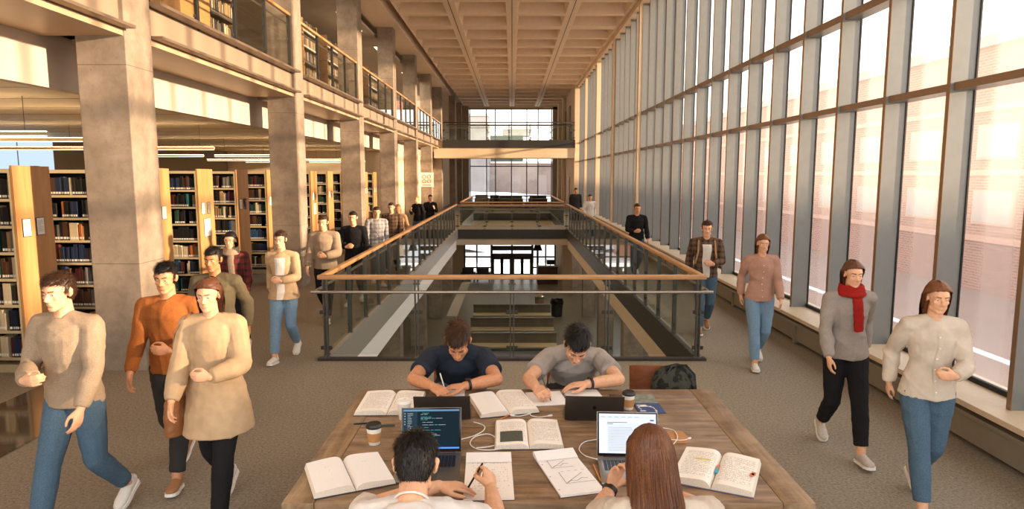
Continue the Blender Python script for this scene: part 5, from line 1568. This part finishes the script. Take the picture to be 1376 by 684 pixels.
# ================================================================== the study table
TZ = .76
tr_ = empty('study_table', (.19, 4.22, 0)); tag(tr_, 'big weathered wooden study table with breadboard ends, covered with books and laptops', 'table')
mb = MB(); w2, d2 = 1.385, .93
nb = 7; bw = 2 * d2 / nb
for k in range(nb):
    mb.box((-w2 + .17, -d2 + k * bw + .0015, TZ - .05), (w2 - .17, -d2 + (k + 1) * bw - .0015, TZ), bev=.004)
mb.build('tabletop', M['table_wood'], tr_, smooth=True)
for s_ in (-1, 1):
    mb = MB(); mb.box((s_ * (w2 - .084) - .084, -d2, TZ - .052), (s_ * (w2 - .084) + .084, d2, TZ + .001), bev=.006); mb.build('end_board', M['table_wood_y'], tr_, smooth=True)
mb = MB(); mb.box((-w2 + .16, -d2 + .06, TZ - .16), (w2 - .16, -d2 + .09, TZ - .05)); mb.box((-w2 + .16, d2 - .09, TZ - .16), (w2 - .16, d2 - .06, TZ - .05))
mb.box((-w2 + .16, -d2 + .06, TZ - .16), (-w2 + .19, d2 - .06, TZ - .05)); mb.box((w2 - .19, -d2 + .06, TZ - .16), (w2 - .16, d2 - .06, TZ - .05)); mb.build('apron', M['dark_wood'], tr_)
for sx_ in (-1, 1):
    for sy_ in (-1, 1):
        mb = MB(); mb.box((sx_ * (w2 - .22) - .05, sy_ * (d2 - .12) - .05, 0), (sx_ * (w2 - .22) + .05, sy_ * (d2 - .12) + .05, TZ - .05), bev=.006); mb.build('leg', M['dark_wood'], tr_)

page_mat('page_a', '#f0e8dc', '#a39a90', 30, .12, dens=.56)
page_mat('page_b', '#f0e8dc', '#9c948b', 27, .12, dens=.52)
page_mat('page_hl', '#f0e8dc', '#9c948b', 30, .12, dens=.54, hl=(.35, .8, .60, .645, '#e9e070'))
page_mat('page_lined', '#f2ece6', '#b9bccb', 22, .05, dens=.9)
page_mat('page_hand', '#efe6dc', '#c3a994', 20, .14, dens=.44)
page_mat('page_sparse', '#eee9e4', '#b9b2ab', 16, .2, dens=.30)
plain('page_edge', '#dacfbe', .85, var=.12, vs=160)
plain('page_blank', '#efebe8', .7, var=.02)
plain('cover_dark', '#26262a', .5); plain('cover_brown', '#3e2d24', .5); plain('cover_violet', '#5d5a78', .5)
plain('sticky', '#cf7a52', .7); plain('tab_blue', '#4aa3c4', .5); plain('cover_blue', '#2f4a7a', .4)

def open_book(loc, rz, w, h, label, tl=.035, tr2=.03, mats=('page_a', 'page_b'), cover='cover_dark', extra=None):
    r = empty('open_book', loc, rz); tag(r, label, 'book', 'open textbooks on the table')
    pw = w / 2
    mb = MB(); mb.box((-pw - .012, -h / 2 - .008, 0), (pw + .012, h / 2 + .008, .004), bev=.0015); mb.build('cover', M[cover], r)
    for s_, t, mt in ((-1, tl, mats[0]), (1, tr2, mats[1])):
        def z(u): return .006 + t * (1 - math.exp(-u * 13)) * (1 - .30 * u ** 1.7) - .002 * u
        def xx(u): return s_ * (.001 + pw * u)
        mb = MB()
        if s_ > 0: mb.surf(lambda u, v: (xx(u), -h / 2 + h * v, z(u)), 28, 2, 0)
        else: mb.surf(lambda u, v: (xx(1 - u), -h / 2 + h * v, z(1 - u)), 28, 2, 0)
        N = 28; us = [i / N for i in range(N + 1)]
        for sy_ in (-1, 1):
            y = sy_ * h / 2
            for i in range(N):
                q = [(xx(us[i]), y, .004), (xx(us[i + 1]), y, .004), (xx(us[i + 1]), y, z(us[i + 1])), (xx(us[i]), y, z(us[i]))]
                mb.quad(q if sy_ * s_ < 0 else q[::-1], 1)
        # fore edge leans outwards as the leaves fan
        e = s_ * (.001 + pw); o = s_ * .010
        q = [(e + o, -h / 2, .004), (e + o, h / 2, .004), (e, h / 2, z(1)), (e, -h / 2, z(1))]; mb.quad(q if s_ > 0 else q[::-1], 1)
        mb.quad([(e, -h / 2, .004), (e + o, -h / 2, .004), (e, -h / 2, z(1))], 1); mb.quad([(e, h / 2, .004), (e + o, h / 2, .004), (e, h / 2, z(1))], 1)
        mb.build('page_block', [M[mt], M['page_edge']], r)
    if extra: extra(r, pw, h, tl, tr2)
    return r
def pz(u, t): return .006 + t * (1 - math.exp(-u * 13)) * (1 - .30 * u ** 1.7) + .001
z0 = TZ + .001
open_book((-.918, 3.60, z0), R(24), .415, .40, 'open book with plain white pages at the table corner beside the brown-sleeved cup', .042, .038, ('page_sparse', 'page_sparse'))
open_book((-.890, 4.785, z0), R(1), .44, .455, 'open book behind the white-lidded cup, at the navy t-shirt man\'s elbow', .036, .032)
open_book((-.070, 4.775, z0), R(15), .41, .45, 'open book tilted between the two dark laptop lids', .036, .038, ('page_sparse', 'page_a'))
def blk(r, pw, h, tl, tr2):
    mb = MB(); N = 8
    for i in range(N):
        u0 = .88 - .70 * i / N; u1 = .88 - .70 * (i + 1) / N
        mb.quad([(-pw * u0, -h * .40, pz(u0, tl)), (-pw * u1, -h * .40, pz(u1, tl)), (-pw * u1, .0, pz(u1, tl)), (-pw * u0, .0, pz(u0, tl))])
    mb.build('printed_photo', M['photo_dark'], r)
plain('photo_dark', '#4c5148', .5, var=.25, vs=60)
open_book((.104, 4.185, z0), R(1), .41, .43, 'open book with a dark printed picture, in the middle of the table', .034, .036, ('page_a', 'page_a'), 'cover_dark', blk)
def tabs(r, pw, h, tl, tr2):
    mb = MB(); mb.box((-.004, -.06, tl * .55), (.012, .005, tl * .55 + .006)); mb.build('blue_marker_tab', M['tab_blue'], r)
    mb = MB(); mb.box((-.004, .006, tl * .55), (.012, .05, tl * .55 + .006)); mb.build('orange_marker_tab', M['sticky'], r)
    mb = MB(); u = .86; mb.box((pw * u, -.05, pz(u, tr2)), (pw * u + .022, -.005, pz(u, tr2) + .0015)); mb.box((pw * u + .008, -.03, pz(u, tr2)), (pw * u + .03, .012, pz(u, tr2) + .0015)); mb.build('sticky_note', M['sticky'], r)
open_book((1.165, 3.64, z0), R(-25), .42, .45, 'open book with a highlighted line and coloured page tabs, beside the long-haired woman', .045, .042, ('page_hl', 'page_b'), 'cover_violet', tabs)

# pads and notebooks
def pad(loc, rz, w, h, label, mat, roll=None, th=.012, name='writing_pad', flap=.12):
    r = empty(name, loc, rz); tag(r, label, 'notepad')
    mb = MB(); mb.box((-w / 2, -h / 2, 0), (w / 2, h / 2, .003)); mb.build('backing', M['cover_brown'], r)
    mb = MB(); mb.box((-w / 2 + .001, -h / 2 + .001, .003), (w / 2 - .001, h / 2 - .001, th), 1)
    mb.quad([(-w / 2 + .001, -h / 2 + .001, th + .0006), (w / 2 - .001, -h / 2 + .001, th + .0006), (w / 2 - .001, h / 2 - .001, th + .0006), (-w / 2 + .001, h / 2 - .001, th + .0006)], 0, uv=[(0, 0), (1, 0), (1, 1), (0, 1)])
    mb.build('sheets', [M[mat], M['page_blank']], r)
    if roll:
        mb = MB(); N = 10
        prof = [(h / 2 - roll * .15 + roll * math.cos(t) * .55, th * .5 + .004 + roll * .5 + roll * .5 * math.sin(t)) for t in [-PI * .5 + PI * i / N for i in range(N + 1)]] + [(h / 2 - flap, th + .004)]
        for i in range(len(prof) - 1):
            (y0, za), (y1, zb) = prof[i], prof[i + 1]
            mb.quad([(-w / 2, y0, za), (w / 2, y0, za), (w / 2, y1, zb), (-w / 2, y1, zb)])
        mb.build('turned_back_sheets', M['page_blank'], r, smooth=True)
    return r
pad((-.131, 3.60, z0), R(2), .27, .57, 'writing pad with pencilled rows under the hand of the white t-shirt man', 'page_hand', .012, .010, flap=.13)
mb = MB(); mb.box((-.13, -.25, 0), (.135, .24, .0012)); o = mb.build('loose_sheet', M['page_lined'], None, loc=(-.118, 3.555, z0 - .0005), rz=R(-2))
bpy.data.objects.remove(o)
g = pad((.313, 3.63, z0), R(14), .25, .53, 'writing pad with hand-drawn graphs, first sheet rolled back, between pad and pale laptop', 'page_blank', .026, .014, flap=.10)
mb = MB()
def stroke(pts, w=.0012):
    for a, b in zip(pts[:-1], pts[1:]):
        a = V(a[0], a[1], .0155); b = V(b[0], b[1], .0155); d = (b - a).normalized(); s_ = V(-d.y, d.x, 0) * w
        mb.quad([a - s_, b - s_, b + s_, a + s_])
for (ox, oy, sc_) in ((-.07, .06, .11), (-.05, -.14, .14)):
    stroke([(ox, oy + sc_), (ox, oy), (ox + sc_ * 1.2, oy)]); stroke([(ox + .01, oy + .01), (ox + sc_ * .9, oy + sc_ * .8)])
    stroke([(ox + sc_ * .25 * k, oy + .02 * (k % 2) + .01 * k) for k in range(5)])
    for k in range(4): stroke([(ox + sc_ * .3 * k + .01, oy + sc_ * 1.05 + .004 * (k % 2)), (ox + sc_ * .3 * k + .028, oy + sc_ * 1.05)])
for k in range(3): mb.lathe([(.004, .0152), (.0001, .0154)], c=(-.112, .12 - .16 * k, 0), n=10, cap=False)
mb.build('pencil_graphs', M['dark_steel'], g)
pad((-.462, 4.965, z0), R(3), .20, .27, 'small white paper under the pen of the navy t-shirt man', 'page_lined', None, .006, 'paper_pad')
r = empty('spiral_notebook', (.405, 4.935, z0), R(8)); tag(r, 'wide open spiral notebook under the hands of the grey t-shirt man', 'notebook')
for s_ in (-1, 1):
    mb = MB(); x0, x1 = (-.285, -.006) if s_ < 0 else (.006, .285)
    mb.box((x0, -.15, 0), (x1, .15, .007), 1); mb.quad([(x0, -.15, .0075), (x1, -.15, .0075), (x1, .15, .0075), (x0, .15, .0075)], 0, uv=[(0, 0), (1, 0), (1, 1), (0, 1)])
    mb.build('page', [M['page_blank'], M['page_blank']], r)
mb = MB()
for k in range(22):
    y = -.14 + k * .0133; mb.tube([(.010 * math.cos(t), y, .010 + .0085 * math.sin(t)) for t in [2 * PI * i / 8 for i in range(9)]], .0011, 4, caps=False)
mb.build('spiral_binding', M['dark_steel'], r)

# laptops
emit('screen_dark', (.010, .020, .028), 1.0); emit('screen_side', (.02, .04, .055), 1.0); emit('screen_bar', (.10, .20, .34), 1.2); emit('screen_blue', (.08, .25, .75), 1.2)
emit('code_pale', (.42, .46, .48), .9); emit('code_teal', (.10, .42, .40), .9); emit('screen_white', (.80, .84, .92), .95); emit('text_grey', (.38, .40, .46), .9); emit('text_dark', (.08, .09, .13), 1); emit('btn_blue', (.05, .10, .42), 1); emit('panel_pale', (.70, .74, .83), .95)
plain('alu_grey', '#77736e', .32, .75, var=.03); plain('alu_silver', '#a9a49d', .32, .7, var=.03); plain('alu_dark', '#4a4642', .34, .7, var=.03); plain('keys', '#18181a', .45)
def laptop(loc, rz, w, d, L, tilt, body, label, screen=None, bezel='black_gloss'):
    r = empty('laptop', loc, rz); tag(r, label, 'laptop', 'laptops on the table')
    mb = MB(); mb.box((-w / 2, -d, .003), (w / 2, 0, .017), bev=.005); mb.build('base', M[body], r, smooth=True)
    mb = MB()
    for (x, y) in ((-w * .4, -d * .1), (w * .4, -d * .1), (-w * .4, -d * .9), (w * .4, -d * .9)): mb.lathe([(.007, 0), (.007, .004)], c=(x, y, 0), n=10)
    mb.build('rubber_feet', M['black'], r)
    mb = MB(); kw = w * .84; nx = 14; ny = 6; kd = d * .42
    for j in range(ny):
        for i in range(nx):
            if j == 0 and 4 <= i <= 8:
                if i == 4: x0, x1 = -kw / 2 + 4 * kw / nx, -kw / 2 + 9 * kw / nx
                else: continue
            else: x0, x1 = -kw / 2 + i * kw / nx, -kw / 2 + (i + 1) * kw / nx
            y0 = -d * .12 - kd + j * kd / ny
            mb.box((x0 + .0015, y0 + .0015, .017), (x1 - .0015, y0 + kd / ny - .0015, .0187))
    mb.build('keyboard', M['keys'], r)
    mb = MB(); mb.box((-w * .17, -d * .94, .0171), (w * .17, -d * .62, .0176)); mb.build('trackpad', M[body], r)
    mb = MB(); mb.tube([(-w * .4, .004, .014), (w * .4, .004, .014)], .008, 10); mb.build('hinge', M['alu_dark'], r, smooth=True)
    # lid in its own plane: x along, y up the lid
    Mx = T(0, .006, .018, rx=R(90) - tilt)
    lid = MB(); lid.box((-w / 2, 0, -.008), (w / 2, L, -.001), bev=.003, M=Mx); lo_ = lid.build('lid', M[body], r, smooth=True)
    mb = MB(); mb.box((-w / 2 + .003, .003, -.0012), (w / 2 - .003, L - .003, .0006), M=Mx); mb.build('bezel', M[bezel], lo_)
    def q(mat, x0, y0, x1, y1, lift=.0010, nm='screen'):
        m_ = MB(); m_.quad([Mx @ V(x0, y0, lift), Mx @ V(x1, y0, lift), Mx @ V(x1, y1, lift), Mx @ V(x0, y1, lift)]); return m_.build(nm, M[mat], lo_)
    sw, s0, s1 = w / 2 - .013, .020, L - .012
    rg = random.Random(5)
    def lines(mat, rows, nm):
        m_ = MB()
        for (x, y, l, hh) in rows: m_.quad([Mx @ V(x, y, .0022), Mx @ V(x + l, y, .0022), Mx @ V(x + l, y + hh, .0022), Mx @ V(x, y + hh, .0022)])
        if rows: m_.build(nm, M[mat], lo_)
    if screen == 'code':
        q('screen_dark', -sw, s0, sw, s1); q('screen_side', -sw, s0, -sw + .085, s1, .0015, 'sidebar'); q('screen_bar', -sw, s1 - .010, sw, s1, .0016, 'title_bar'); q('screen_blue', -sw, s0, sw, s0 + .009, .0016, 'status_bar')
        rows = []; rows2 = []
        for k in range(24):
            y = s1 - .022 - k * .0078; x = -sw + .095 + rg.choice((0, .01, .02, .03)); 
            if rg.random() < .3: continue
            for j in range(rg.randint(1, 4)):
                l = rg.uniform(.012, .045)
                if x + l > sw - .01: break
                (rows if rg.random() < .6 else rows2).append((x, y, l, .0022)); x += l + .005
        for k in range(11): rows.append((-sw + .025, s1 - .024 - k * .0098, rg.uniform(.015, .035), .0024))
        for k in range(5): rows.append((-sw + .006, s1 - .026 - k * .016, .006, .006))
        lines('code_pale', rows, 'code_text'); lines('code_teal', rows2, 'code_text')
    elif screen == 'doc':
        q('screen_white', -sw, s0, sw, s1); q('panel_pale', -sw + .045, s0, sw - .06, s1 - .055, .0014, 'page_area'); q('panel_pale', -sw, s1 - .03, sw, s1 - .012, .0014, 'toolbar')
        rows = [(-sw + .055, s1 - .062 - k * .009, rg.uniform(.10, .16) if k > 1 else .13, .0020) for k in range(2, 18)] + [(-sw + .012 + .04 * k, s1 - .020, .025, .003) for k in range(6)]
        lines('text_grey', rows, 'document_text'); lines('text_dark', [(-sw + .048, s1 - .052, .12, .0035), (-sw + .048, s1 - .060, .035, .003)], 'document_heading')
        q('btn_blue', sw - .035, s1 - .040, sw - .012, s1 - .032, .002, 'button')
    else: q('black_gloss', -sw, s0, sw, s1)
    return r, lo_, Mx
laptop((-.490, 3.885, z0), R(2), .365, .375, .265, R(14), 'alu_grey', 'grey laptop showing lines of code on a dark screen', 'code')
laptop((.690, 3.815, z0), R(-3), .365, .34, .262, R(16), 'alu_silver', 'silver laptop showing a white document page', 'doc')
laptop((-.480, 4.475, z0), R(182), .385, .235, .195, R(22), 'alu_dark', 'dark laptop facing the navy t-shirt man, its closed back to the camera')
lp4, ld4, Mx4 = laptop((.565, 4.46, z0), R(177), .40, .24, .195, R(20), 'alu_dark', 'dark laptop with a small fruit emblem, facing the grey t-shirt man')
mb = MB(); n = 22
def fruit(t):
    a = 2 * PI * t; r_ = .0125 * (1 + .10 * math.cos(2 * a) * (-1)) ; x = r_ * math.cos(a); y = r_ * 1.08 * math.sin(a)
    if x > 0: 
        d = math.hypot(x - .0155, y - .002)
        if d < .0068: x -= (.0068 - d)
    return (x, y + .10)
mb.prism([fruit(i / n) for i in range(n)], -.0095, -.0081, M=Mx4)
mb.prism([(.001, .1155), (.006, .120), (.006, .1225), (.001, .1195)], -.0095, -.0081, M=Mx4); mb.build('emblem', M['black_gloss'], ld4)

# paper cups
plain('kraft', '#b5834f', .8, var=.06, vs=40); plain('cup_white', '#e9e3d8', .5, var=.02); plain('lid_black', '#1a1715', .35)
def cup(loc, label, lid, sleeve=True, s=1.0, body='cup_white'):
    r = empty('paper_cup', loc); tag(r, label, 'cup', 'takeaway cups on the table')
    mb = MB(); mb.lathe([(.034 * s, 0), (.036 * s, .002), (.0485 * s, .118 * s), (.0475 * s, .119 * s), (.02 * s, .117 * s)], n=28); mb.build('body', M[body], r, smooth=True)
    if sleeve:
        mb = MB(); mb.lathe([(.0385 * s, .022 * s), (.0398 * s, .022 * s), (.0462 * s, .082 * s), (.0445 * s, .082 * s)], n=28, cap=False); mb.build('sleeve', M['kraft'], r, smooth=True)
    mb = MB(); mb.lathe([(.0505 * s, .112 * s), (.052 * s, .116 * s), (.052 * s, .121 * s), (.049 * s, .124 * s), (.047 * s, .136 * s), (.045 * s, .138 * s), (.042 * s, .134 * s), (.002 * s, .133 * s)], n=28); mb.build('lid', M[lid], r, smooth=True)
    mb = MB(); mb.box((-.006 * s, .028 * s, .1335 * s), (.006 * s, .034 * s, .1345 * s)); mb.build('sip_hole', M['black'], r)
    return r
cup((-.870, 4.06, z0), 'takeaway cup with black lid and brown sleeve beside the code laptop', 'lid_black', s=.98)
cup((-.750, 4.495, z0), 'takeaway cup with white lid before the navy t-shirt man', 'cup_white', False, s=1.0)
cup((.845, 4.70, z0), 'takeaway cup with black lid and brown sleeve behind the document laptop', 'lid_black', s=.95)

# pens and pencils
plain('pencil_yellow', '#c9822f', .5); plain('pen_green', '#2c4a3c', .4); plain('pencil_orange', '#c06a30', .5)
zz = z0 + .006
pen('pen', (-.92, 4.41, zz), (-1.075, 4.385, zz), .0055, 'black', 'black pen lying near the open book with the white-lidded cup')
pen('marker_pen', (-.92, 4.355, zz + .001), (-.79, 4.36, zz + .001), .0065, 'pen_green', 'dark green pen lying just below the black pen')
pen('pencil', (-.115, 4.41, zz), (.005, 4.60, zz), .005, 'pencil_orange', 'orange pencil between the two middle open books', 'kraft', 'pencil')
pen('pencil', (.475, 3.755, zz), (.49, 3.53, zz), .005, 'pencil_yellow', 'yellow pencil between the graph pad and the silver laptop', 'kraft', 'pencil')
# pens held in the writing hands
def held(J, q, tip, dirv, L, mat, label, r=.0055):
    d = V(dirv).normalized(); tip = V(tip); pen('pen', tuple(tip), tuple(tip + d * L), r, mat, label)

# cables
plain('cable_white', '#e6e2dc', .5)
def cable(pts, label, r=.0032, plug=True, name='charging_cable'):
    # smooth the run
    P_ = [V(p) for p in pts]; out = []
    for i in range(len(P_) - 1):
        p0, p1, p2, p3 = P_[max(0, i - 1)], P_[i], P_[i + 1], P_[min(len(P_) - 1, i + 2)]
        for k in range(8):
            t = k / 8; out.append(.5 * ((2 * p1) + (p2 - p0) * t + (2 * p0 - 5 * p1 + 4 * p2 - p3) * t * t + (3 * p1 - p0 - 3 * p2 + p3) * t ** 3))
    out.append(P_[-1])
    o0 = V(out[0]); root = empty(name, tuple(o0)); tag(root, label, 'cable')
    mb = MB(); mb.tube([p - o0 for p in out], r, 8); mb.build('wire', M['cable_white'], root, smooth=True)
    if plug:
        d = (out[-1] - out[-4]).normalized(); mb = MB(); mb.tube([out[-1] - o0, out[-1] - o0 + d * .012, out[-1] - o0 + d * .035], [r * 1.3, r * 2.3, r * 2.3], 8); mb.build('plug', M['cable_white'], root, smooth=True)
    return root
zc_ = z0 + .004
cable([(-.26, 4.40, zc_ + .01), (-.19, 4.36, zc_), (-.19, 4.27, zc_), (-.25, 4.18, zc_), (-.33, 4.12, zc_), (-.36, 4.09, zc_)], 'white charging cable running from the dark lid to the code laptop')
cable([(-.06, 3.97, zc_), (-.16, 3.955, zc_), (-.23, 3.985, zc_), (-.265, 4.06, zc_), (-.24, 4.15, zc_ + .005), (-.16, 4.20, zc_ + .005), (-.10, 4.14, zc_), (-.09, 4.05, zc_), (-.15, 3.985, zc_ + .008), (-.22, 3.97, zc_ + .008)], 'white cable lying in a loop beside the code laptop', plug=False)
cable([(.565, 4.13, zc_), (.46, 4.08, zc_), (.415, 3.97, zc_), (.44, 3.875, zc_), (.50, 3.815, zc_ + .004)], 'white charging cable curving into the side of the silver laptop')
cable([(.90, 4.32, zc_), (1.00, 4.31, zc_ + .004), (1.065, 4.25, zc_ + .01), (1.06, 4.12, zc_ + .01), (1.0, 4.02, zc_)], 'white cable looping over the tan envelope, the inner one', plug=False)
cable([(1.0, 4.10, zc_ + .01), (1.06, 4.085, zc_ + .01), (1.10, 4.10, zc_ + .006), (1.13, 4.13, zc_)], 'short white plug end lying on the corner of the tan envelope')
cable([(.19, 4.66, zc_), (.14, 4.60, zc_), (.06, 4.54, zc_), (.02, 4.545, zc_)], 'white earphone wire between the open book and the dark laptop')
cable([(.06, 4.66, zc_), (.12, 4.62, zc_), (.135, 4.55, zc_), (.19, 4.52, zc_), (.25, 4.54, zc_)], 'second white earphone wire crossing towards the dark laptop')
cable([(.93, 4.66, zc_ + .006), (.92, 4.70, zc_ + .006), (.96, 4.735, zc_ + .006), (1.02, 4.70, zc_ + .006), (1.03, 4.65, zc_ + .006)], 'white earphones lying on the blue booklet', name='earphones')
# booklet, phone, envelope
plain('landscape', '#7d8478', .5, var=.45, vs=22)
r = empty('booklet', (.995, 4.80, z0), R(2)); tag(r, 'blue booklet with a grey landscape picture on its upper half', 'booklet')
mb = MB(); mb.box((-.095, -.20, 0), (.095, .20, .007), bev=.001); mb.build('cover', M['cover_blue'], r)
mb = MB(); mb.box((-.094, .0, .007), (.094, .199, .0076)); mb.build('cover_picture', M['landscape'], r)
mb = MB(); mb.box((-.08, -.05, .007), (-.01, -.035, .0076)); mb.box((-.08, -.075, .007), (.02, -.065, .0076)); mb.box((-.08, -.17, .007), (-.04, -.155, .0076)); mb.build('cover_lettering', M['paper'], r)
r = empty('smartphone', (.79, 4.935, z0), R(-10)); tag(r, 'black smartphone lying behind the black-lidded cup', 'phone')
mb = MB(); mb.box((-.05, -.06, 0), (.05, .06, .009), bev=.004); mb.build('body', M['black'], r, smooth=True)
mb = MB(); mb.box((-.045, -.054, .009), (.045, .054, .0095)); mb.build('screen', M['black_gloss'], r)
plain('envelope_tan', '#b98553', .7, var=.05)
r = empty('envelope', (1.0, 4.17, z0), R(-3)); tag(r, 'tan paper sleeve lying beside the silver laptop screen', 'envelope')
mb = MB(); mb.prism([(-.16, -.10), (.11, -.10), (.145, -.02), (.12, .10), (-.16, .10)], 0, .005); mb.build('body', M['envelope_tan'], r)
mb = MB(); mb.prism([(.06, -.095), (.11, -.095), (.142, -.02), (.118, .095), (.06, .095)], .005, .0065); mb.build('flap', M['envelope_tan'], r)

# ---------------------------------------------------------------- chairs
def chair(loc, rz, label, s=1.0):
    r = empty('wooden_chair', loc, rz); tag(r, label, 'chair', 'wooden chairs around the study table')
    mb = MB()
    def bk(sgn):
        return lambda u, v: ((u - .5) * .50 * s, (.20 + .035 * v + sgn - .06 * (1 - (2 * u - 1) ** 2) + .06) * s, (.52 + .30 * v - .015 * (2 * u - 1) ** 4 * (v > .5)) * s)
    f, g_ = bk(-.007), bk(.007); N = 14
    mb.surf(f, N, 4)
    b = len(mb.v); mb.surf(g_, N, 4)
    for k in range(b - (N + 1) * 5, b - (N + 1) * 5): pass
    st = 0; n5 = (N + 1) * 5
    rim = list(range(0, N + 1)) + [(N + 1) * j + N for j in range(1, 5)] + [(N + 1) * 4 + i for i in range(N - 1, -1, -1)] + [(N + 1) * j for j in range(3, 0, -1)]
    for a, c in zip(rim, rim[1:] + rim[:1]): mb.f.append((a, c, c + n5, a + n5)); mb.m.append(0); mb.uv.append([(0, 0)] * 4)
    mb.build('backrest', M['chair_wood'], r, smooth=True)
    mb = MB(); mb.box((-.23 * s, -.24 * s, .44 * s), (.23 * s, .20 * s, .462 * s), bev=.01); mb.build('seat', M['chair_wood'], r, smooth=True)
    for sx_ in (-1, 1):
        mb = MB(); mb.tube([(sx_ * .20 * s, -.20 * s, .44 * s), (sx_ * .22 * s, -.24 * s, 0)], .011, 8); mb.build('leg', M['dark_steel'], r, smooth=True)
        mb = MB(); mb.tube([(sx_ * .20 * s, .25 * s, .60 * s), (sx_ * .20 * s, .20 * s, .44 * s), (sx_ * .22 * s, .27 * s, 0)], .011, 8); mb.build('leg', M['dark_steel'], r, smooth=True)
    return r
chair((1.27, 5.37, 0), 0, 'empty brown wooden chair holding a dark backpack, behind the table', 1.0)
chair((-.50, 5.80, 0), 0, 'wooden chair under the man in the navy t-shirt', .90)
chair((.55, 5.80, 0), 0, 'wooden chair under the man in the grey t-shirt', .90)
chair((-.44, 2.30, 0), PI, 'wooden chair under the man in the white t-shirt', .90)
chair((.63, 2.30, 0), PI, 'wooden chair under the long-haired woman', .90)
# backpack slung over the empty chair
r = empty('backpack', (1.34, 5.45, .478)); tag(r, 'dark camouflage backpack slumped against the back of the empty chair', 'backpack')
mb = MB(); ell(mb, [(0, -.08, .02), (0, -.06, .12), (0, -.03, .24), (.01, .0, .335), (.0, .03, .385)], (1, 0, 0), [.15, .18, .18, .15, .07], [.10, .12, .11, .09, .04], 20)
remesh(mb, .009, 'body', M['backpack_fabric'], r, smooth=3, wrinkle=.012, wfreq=9)
for k in range(3):
    mb = MB(); o_ = .045 * k
    mb.tube([(-.17 + o_, -.10, .10), (-.15 + o_, -.09, .27), (-.06 + o_, -.05, .385 + .01 * k), (.05 + o_ * .6, -.04, .40), (.13 + o_ * .4, -.08, .33), (.17, -.12, .18)], .012, 8); mb.build('strap', M['black'] if k % 2 else M['backpack_fabric'], r, smooth=True)

# pens in the three writing hands, each leaning back between thumb and forefinger
for J, mt, lb, dv in ((J1, 'bright_steel', 'silver pen in the hand of the navy t-shirt man', (-.30, .25, .9)), (J2, 'dark_steel', 'dark pen in the hand of the grey t-shirt man', (-.35, .30, .9)), (J3, 'black', 'black pen in the fist of the white t-shirt man', (.45, .10, .75))):
    c = (V(J['ttr']) + V(J['endsr'][0])) / 2; d = V(dv).normalized()
    tipz = TZ + .012; t = (c.z - tipz) / d.z
    held(J, 'r', c - d * t, d, .185, mt, lb)
